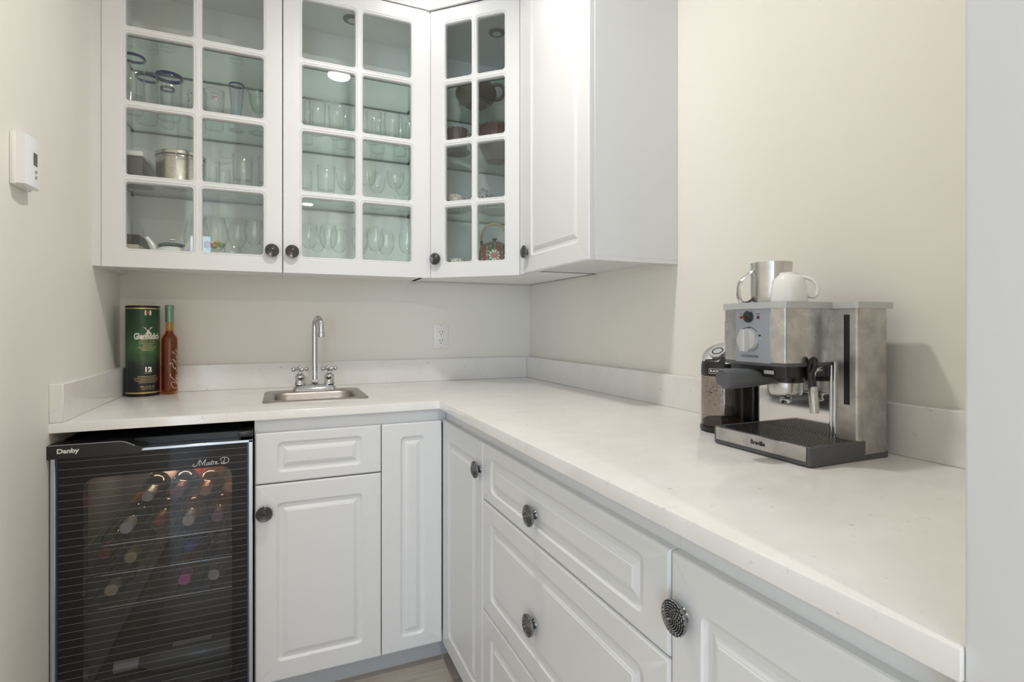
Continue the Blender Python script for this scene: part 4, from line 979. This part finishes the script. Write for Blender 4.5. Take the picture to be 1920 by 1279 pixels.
mk('seal', B().lathe([(cr_ + .0005, .0965), (cr_ + .0018, .098), (cr_ + .0005, .0995)], 52, (cx_, cy_, Z1)), M_BLACK, cn)
ca = math.atan2(CAM.y - cy_, CAM.x - cx_); cq = lambda a, r, z: Vector((cx_ + r * math.cos(ca + a), cy_ + r * math.sin(ca + a), Z1 + z))
b = B()
for s in (-.17, .20): b.tube([cq(s, cr_ + .003, .110), cq(s, cr_ + .006, .102), cq(s, cr_ + .005, .088), cq(s + .03, cr_ + .006, .080)], .0013, 8)
b.tube([cq(-.17, cr_ + .005, .084), cq(0, cr_ + .007, .079), cq(.2, cr_ + .005, .082)], .0013, 8); mk('wire_clip', b, M_CHROME, cn)
tl = gmesh('straight_tumbler', tumbler(.024, .026, .100), M_CLEAR); tt_ = gmesh('tall_tumbler', tumbler(.031, .036, .135), M_CLEAR); hb = gmesh('highball', tumbler(.026, .029, .140), M_CLEAR)
place('glass_tumbler', tl, (.326, -.215, Z1), 'short clear straight tumbler beside the steel canister', 'glass', 'clear tumblers')
place('glass_tumbler', tl, (.352, -.125, Z1), 'short clear tumbler half hidden behind the short straight tumbler', 'glass', 'clear tumblers')
place('glass_tumbler', tt_, (.424, -.205, Z1), 'tall clear tumbler in the middle of the canister shelf', 'glass', 'clear tumblers')
for x, y in ((.424, -.100), (.502, -.195), (.500, -.100)): place('glass_tumbler', hb, (x, y, Z1), 'clear highball tumbler on the canister shelf', 'glass', 'clear highball tumblers')

# bottom of the first cabinet: box, teapot, balloon glass with sweets, wine glasses
bb = thing('gift_box', 'brown and cream box in the corner of the cabinet floor', 'box', (.08, -.16, Z0))
mk('body', B().box(.045, .112, -.265, -.06, Z0, Z0 + .054), mat('box_cream', (.62, .57, .44), .6), bb); mk('lid', B().box(.044, .113, -.266, -.059, Z0 + .054, Z0 + .087), mat('box_brown', (.055, .04, .04), .5), bb)
px_, py_ = .200, -.205
tp = thing('teapot', 'white teapot with a dark green lid on the cabinet floor', 'teapot', (px_, py_, Z0))
mk('body', B().lathe([(0, 0), (.032, 0), (.034, .003), (.046, .014), (.052, .030), (.048, .046), (.038, .056), (.030, .060), (0, .060)], 36, (px_, py_, Z0)), M_CHINA, tp)
mk('lid', B().lathe([(.043, .0595), (.045, .062), (.043, .066), (.030, .071), (.012, .0735), (0, .074)], 36, (px_, py_, Z0)), mat('lid_green', (.02, .10, .09), .2), tp)
mk('lid_knob', B().lathe([(.004, .073), (.004, .079), (.011, .082), (.009, .086), (0, .087)], 20, (px_, py_, Z0)), M_CHINA, tp)
mk('spout', B().tube([(px_ - .035, py_ + .005, Z0 + .030), (px_ - .055, py_ + .004, Z0 + .050), (px_ - .068, py_ + .002, Z0 + .075), (px_ - .078, py_, Z0 + .088)], [.017, .013, .009, .0075], 14), M_CHINA, tp)
mk('funnel', B().tube([(px_ + .035, py_, Z0 + .035), (px_ + .050, py_ - .004, Z0 + .058), (px_ + .066, py_ - .008, Z0 + .082), (px_ + .071, py_ - .009, Z0 + .088)], [.020, .017, .0165, .0175], 18), M_CHINA, tp)
ba = stemmed([(.006, 0), (.022, .006), (.036, .022), (.044, .045), (.045, .062), (.041, .090), (.034, .118), (.0325, .124)], .048, .036)
gx_, gy_ = .333, -.215
place('balloon_glass', gmesh('balloon', ba, M_CLEAR, 36), (gx_, gy_, Z0), 'large balloon glass filled with coloured sweets', 'glass', None)
cols = {'red': (.35, .02, .06), 'yellow': (.62, .36, .03), 'green': (.10, .35, .05), 'pink': (.5, .10, .22), 'orange': (.6, .16, .02)}
sw = [('red', -.026, .008, .034), ('pink', -.018, -.014, .031), ('red', -.012, .004, .040), ('yellow', .002, -.016, .033), ('orange', .004, .006, .041), ('yellow', .010, -.006, .046), ('green', .022, -.008, .036), ('green', .026, .010, .041), ('red', -.022, -.006, .044), ('orange', -.002, .018, .034)]
seen = {}
for c, dx, dy, dz in sw:
    o = mk('sweet', B().sphere((gx_ + dx, gy_ + dy, Z0 + .048 + dz - .014), .0085, 12, (1.15, .9, .85)), mat('sweet_' + c, cols[c], .2), None)
    tag(o, 'small %s wrapped sweet in the balloon glass' % c, 'sweet', 'sweets in the balloon glass')
wg = stemmed([(.004, 0), (.018, .008), (.030, .026), (.034, .046), (.033, .066), (.029, .090), (.028, .096)], .075, .032)
WG = gmesh('wine_glass', wg, M_CLEAR)
sg = gmesh('short_tumbler', tumbler(.026, .029, .062), M_CLEAR)
for x, y in ((.400, -.110), (.463, -.220), (.507, -.130)): place('wine_glass', WG, (x, y, Z0), 'clear wine glass on the cabinet floor near the balloon glass', 'glass', 'wine glasses near the balloon glass')
place('balloon_glass', GM['balloon'], (.262, -.090, Z0), 'empty large balloon glass standing behind the teapot', 'glass', None)
for x, y in ((.395, -.262), (.515, -.262)): place('glass_tumbler', sg, (x, y, Z0), 'short clear tumbler on the cabinet floor in front of the wine glasses', 'glass', 'short tumblers')

# second cabinet
fl = gmesh('fluted_tumbler', tumbler(.027, .033, .125), M_CLEAR)
for i, x in enumerate((.612, .684, .756, .828, .900, .972, 1.044)): 
    place('glass_tumbler', fl, (x, -.215 - .012 * (i % 2), Z2), 'clear tumbler in the front row of the upper shelf', 'glass', 'front row of tumblers')
for x in (.648, .792, .936, 1.03): place('glass_tumbler', hb, (x, -.105, Z2), 'clear highball tumbler in the back row of the upper shelf', 'glass', 'back row of tumblers')
cg_ = [(.005, 0), (.020, .010), (.032, .030), (.036, .055), (.035, .075)]
gob = gmesh('water_goblet', stemmed(cg_, .060, .033), M_CLEAR)
for x, y in ((.875, -.215), (.988, -.215), (.930, -.110), (1.040, -.110), (.800, -.110)): place('water_goblet', gob, (x, y, Z1), 'clear cut-crystal goblet on the middle shelf', 'glass', 'crystal goblets')
place('glass_tumbler', tl, (.640, -.215, Z1), 'short clear tumbler beside the crystal goblets', 'glass', None)
place('glass_tumbler', tt_, (.720, -.180, Z1), 'tall clear tumbler beside the crystal goblets', 'glass', None)
for x, y in ((.655, -.215), (.725, -.225), (.690, -.125), (.772, -.140), (.845, -.215), (.905, -.230), (.860, -.110), (1.035, -.215), (.965, -.130)): place('wine_glass', WG, (x, y, Z0), 'clear wine glass on the floor of the cabinet with crystal goblets', 'glass', 'wine glasses below the goblets')
on_ = thing('ornament', 'tiny brown and green figurine in the cabinet corner', 'ornament', (1.058, -.275, Z0))
mk('body', B().lathe([(0, 0), (.012, 0), (.013, .004), (.008, .016), (.010, .024), (.006, .034), (0, .037)], 16, (1.058, -.275, Z0)), mat('figurine_brown', (.28, .20, .12), .4), on_); mk('leaf', B().sphere((1.054, -.281, Z0 + .030), .007, 10, (1.2, .7, .8)), mat('figurine_green', (.08, .16, .05), .4), on_)

# ------------------------------------------------------------------ pots in the corner cabinet
M_CLAY = mat('brown_clay', (.085, .05, .042), .5); M_CLAY2 = mat('red_clay', (.13, .055, .045), .55)
ax_, ay_ = 1.345, -.200
bt_ = thing('clay_teapot', 'round dark brown clay teapot on the top glass shelf', 'teapot', (ax_, ay_, Z3))
mk('body', B().lathe([(0, 0), (.045, 0), (.050, .003), (.075, .020), (.090, .045), (.090, .065), (.078, .088), (.058, .103), (.040, .108), (0, .108)], 40, (ax_, ay_, Z3)), M_CLAY, bt_)
mk('lid', B().lathe([(.041, .107), (.041, .112), (.030, .121), (.012, .127), (.007, .130), (.011, .137), (.012, .143), (.006, .149), (0, .150)], 32, (ax_, ay_, Z3)), M_CLAY, bt_)
hd2 = Vector((.93, -.36, 0)).normalized(); p0 = Vector((ax_, ay_, Z3)); q = lambda r, z: p0 + hd2 * r + Vector((0, 0, z))
mk('handle', B().tube([q(.070, .090), q(.090, .100), q(.112, .096), q(.124, .078), q(.122, .055), q(.108, .036), q(.084, .030)], [.009, .0085, .008, .008, .008, .0085, .009], 12), M_CLAY, bt_)
mk('spout', B().tube([p0 + Vector((-.022, .066, .045)), p0 + Vector((-.032, .094, .060)), p0 + Vector((-.037, .109, .085)), p0 + Vector((-.042, .123, .105))], [.018, .013, .010, .008], 12), M_CLAY, bt_)
def scalloped(c, prof, n, lobes, amp, m, name, parent):
    b = B().lathe(prof, n, c)
    zmax = max(z for _, z in prof)
    for v in b.v:
        d = Vector((v.x - c[0], v.y - c[1], 0)); k = max(0, (v.z - c[2]) / zmax - .5) * 2
        if d.length > .005: v += d.normalized() * (amp * k * math.cos(lobes * math.atan2(d.y, d.x))) + Vector((0, 0, amp * .6 * k * math.cos(lobes * math.atan2(d.y, d.x))))
    return mk(name, b, m, parent, ang=60)
c = (1.252, -.216, Z2)
t = thing('clay_cup', 'small brown clay cup with a scalloped rim and ring handle', 'cup', c)
scalloped(c, [(0, 0), (.040, 0), (.044, .004), (.042, .045), (.039, .072), (.042, .090), (.047, .104), (.044, .104), (.038, .088), (.035, .072), (.038, .012), (0, .010)], 60, 14, .0018, M_CLAY, 'cup', t)
mk('handle', B().tube([Vector(c) + Vector((.92, -.4, 0)) * r + Vector((0, 0, z)) for r, z in ((.038, .084), (.054, .090), (.066, .076), (.064, .056), (.052, .046), (.040, .044))], .0055, 10), M_CLAY, t)
mk('saucer', B().lathe([(0, -.0), (.045, .0), (.060, .008), (.058, .010), (.044, .003), (0, .003)], 40, c), M_CLAY, t)
c = (1.445, -.190, Z2)
t = thing('clay_pot', 'tall tapered reddish clay pot with a pleated rim', 'pot', c)
scalloped(c, [(0, 0), (.046, 0), (.049, .003), (.066, .040), (.080, .080), (.082, .110), (.076, .140), (.078, .152), (.074, .152), (.072, .138), (.077, .108), (.062, .042), (.044, .008), (0, .008)], 72, 20, .0020, M_CLAY2, 'pot', t)
m = mat('floral_china', (.7, .66, .6), .2); n, l, bs = nodes(m); t = noise(n, l, 95, 3); r = ramp(n, [(.38, (.30, .10, .10)), (.45, (.75, .70, .62)), (.56, (.78, .75, .70)), (.62, (.25, .33, .18))]); l.new(t.outputs['Fac'], r.inputs[0]); l.new(r.outputs[0], bs.inputs['Base Color'])
M_FLORAL = m
m = mat('lilac_china', (.75, .74, .76), .2); n, l, bs = nodes(m); t = noise(n, l, 110, 3); r = ramp(n, [(.40, (.28, .26, .34)), (.50, (.78, .76, .77))]); l.new(t.outputs['Fac'], r.inputs[0]); l.new(r.outputs[0], bs.inputs['Base Color'])
c = (1.255, -.170, Z1)
t = thing('lidded_bowl', 'low floral china bowl with a domed lid on the lower glass shelf', 'bowl', c)
mk('bowl', B().lathe([(0, 0), (.026, 0), (.028, .003), (.042, .032), (.046, .058), (0, .058)], 32, c), M_FLORAL, t); mk('lid', B().lathe([(.047, .058), (.046, .063), (.034, .074), (.012, .080), (.005, .084), (.007, .089), (0, .091)], 32, c), M_FLORAL, t)
mk('handle', B().tube([Vector(c) + Vector((.92, -.4, 0)) * r + Vector((0, 0, z)) for r, z in ((.043, .034), (.056, .050), (.066, .060), (.070, .045), (.060, .026), (.042, .020))], .0032, 8), M_FLORAL, t)
mk('saucer', B().lathe([(0, 0), (.05, 0), (.078, .010), (.076, .012), (.05, .003), (0, .003)], 40, c), M_FLORAL, t)
c = (1.372, -.215, Z1)
t = thing('sugar_bowl', 'round lilac and white china sugar bowl with a lid', 'bowl', c)
mk('bowl', B().lathe([(0, 0), (.022, 0), (.024, .004), (.038, .024), (.043, .052), (.040, .076), (0, .076)], 32, c), MATS['lilac_china'], t); mk('lid', B().lathe([(.041, .076), (.041, .080), (.032, .092), (.014, .099), (.005, .101), (.007, .107), (0, .109)], 32, c), MATS['lilac_china'], t)
c = (1.445, -.215, Z1)
t = thing('plate', 'round china plate lying on the lower glass shelf', 'plate', c); mk('dish', B().lathe([(0, 0), (.060, 0), (.085, .010), (.083, .0125), (.058, .003), (0, .003)], 44, c), M_CHINA, t)
c = (1.215, -.335, Z0)
t = thing('tea_cup', 'small painted tea cup on the corner cabinet floor', 'cup', c); mk('cup', B().lathe([(0, 0), (.016, 0), (.018, .004), (.028, .022), (.032, .050), (.0305, .050), (.026, .022), (.012, .008), (0, .008)], 32, c), M_FLORAL, t)
# painted teapot with a cane handle
c = Vector((1.392, -.300, Z0))
t = thing('painted_teapot', 'colourful painted teapot with an arched cane handle', 'teapot', c)
m = mat('painted_china', (.2, .3, .2), .18); n, l, bs = nodes(m)
tc = n.new('ShaderNodeTexCoord'); mp = n.new('ShaderNodeMapping'); l.new(tc.outputs['Object'], mp.inputs[0]); gr = n.new('ShaderNodeTexGradient'); gr.gradient_type = 'RADIAL'; l.new(mp.outputs[0], gr.inputs[0])
mp.inputs['Rotation'].default_value = (0, 0, .9)
ml = n.new('ShaderNodeMath'); ml.operation = 'MULTIPLY'; ml.inputs[1].default_value = 6; l.new(gr.outputs['Fac'], ml.inputs[0]); fr = n.new('ShaderNodeMath'); fr.operation = 'FRACT'; l.new(ml.outputs[0], fr.inputs[0])
pr_ = ramp(n, [(.0, (.40, .33, .12)), (.05, (.26, .085, .04)), (.48, (.26, .085, .04)), (.52, (.40, .33, .12)), (.57, (.045, .085, .055))]); pr_.color_ramp.interpolation = 'CONSTANT'; l.new(fr.outputs[0], pr_.inputs[0])
vo = n.new('ShaderNodeTexVoronoi'); vo.inputs['Scale'].default_value = 85; l.new(tc.outputs['Object'], vo.inputs['Vector']); vr = ramp(n, [(.28, (1, 1, 1)), (.36, (0, 0, 0))]); l.new(vo.outputs['Distance'], vr.inputs[0])
sp_ = n.new('ShaderNodeSeparateColor'); l.new(vo.outputs['Color'], sp_.inputs[0]); g2 = n.new('ShaderNodeMath'); g2.operation = 'GREATER_THAN'; g2.inputs[1].default_value = .45; l.new(sp_.outputs[0], g2.inputs[0])
m2 = n.new('ShaderNodeMath'); m2.operation = 'MULTIPLY'; l.new(vr.outputs[0], m2.inputs[0]); l.new(g2.outputs[0], m2.inputs[1])
mx = n.new('ShaderNodeMix'); mx.data_type = 'RGBA'; l.new(m2.outputs[0], mx.inputs['Factor']); l.new(pr_.outputs[0], mx.inputs['A']); mx.inputs['B'].default_value = (.55, .52, .46, 1); l.new(mx.outputs['Result'], bs.inputs['Base Color'])
mk('body', B().lathe([(0, 0), (.045, 0), (.048, .003), (.060, .022), (.066, .050), (.066, .090), (.062, .112), (.052, .124), (.036, .128), (0, .128)], 48, c), m, t)
o = t.children[0]
mk('lid', B().lathe([(.037, .127), (.036, .131), (.022, .136), (.008, .138), (.005, .143), (.012, .149), (.011, .152), (0, .153)], 32, c), mat('lid_dark_green', (.04, .07, .05), .25), t)
av = Vector((.92, -.40, 0)).normalized(); q = lambda r, z: c + av * r + Vector((0, 0, z))
mk('cane_handle', B().tube([q(-.054, .116), q(-.055, .150), q(-.050, .180), q(-.036, .202), q(-.015, .213), q(.015, .213), q(.036, .202), q(.050, .180), q(.055, .150), q(.054, .116)], .0045, 10), mat('cane', (.42, .31, .16), .5), t, ang=60)
for s in (-1, 1): mk('handle_lug', B().tube([q(s * .046, .118), q(s * .054, .126), q(s * .055, .140)], .006, 10), M_BLACK, t)
cv = Vector((CAM.x - c.x, CAM.y - c.y, 0)).normalized(); cr2 = Vector((-cv.y, cv.x, 0)); b = B()
for k in range(10):
    a = 2 * PI * k / 10; pc = c + Vector((0, 0, .072)); P = []
    for rr2, da in ((.010, 0), (.020, -.26), (.026, 0), (.020, .26)):
        x, y = rr2 * math.cos(a + da), rr2 * math.sin(a + da); ang_ = x / .066; P.append(pc + (cv * math.cos(ang_) + cr2 * math.sin(ang_)) * .0672 + Vector((0, 0, y)))
    b.add(P, [(0, 1, 2, 3)])
mk('painted_flower', b, mat('flower_white', (.62, .62, .58), .3), t, smooth=False)
b = B(); P = [c + Vector((0, 0, .072)) + (cv * math.cos(.010 * math.cos(a) / .066) + cr2 * math.sin(.010 * math.cos(a) / .066)) * .0676 + Vector((0, 0, .010 * math.sin(a))) for a in [2 * PI * k / 12 for k in range(12)]]
b.add(P, [tuple(range(12))]); mk('flower_heart', b, mat('flower_red', (.42, .05, .03), .3), t, smooth=False)
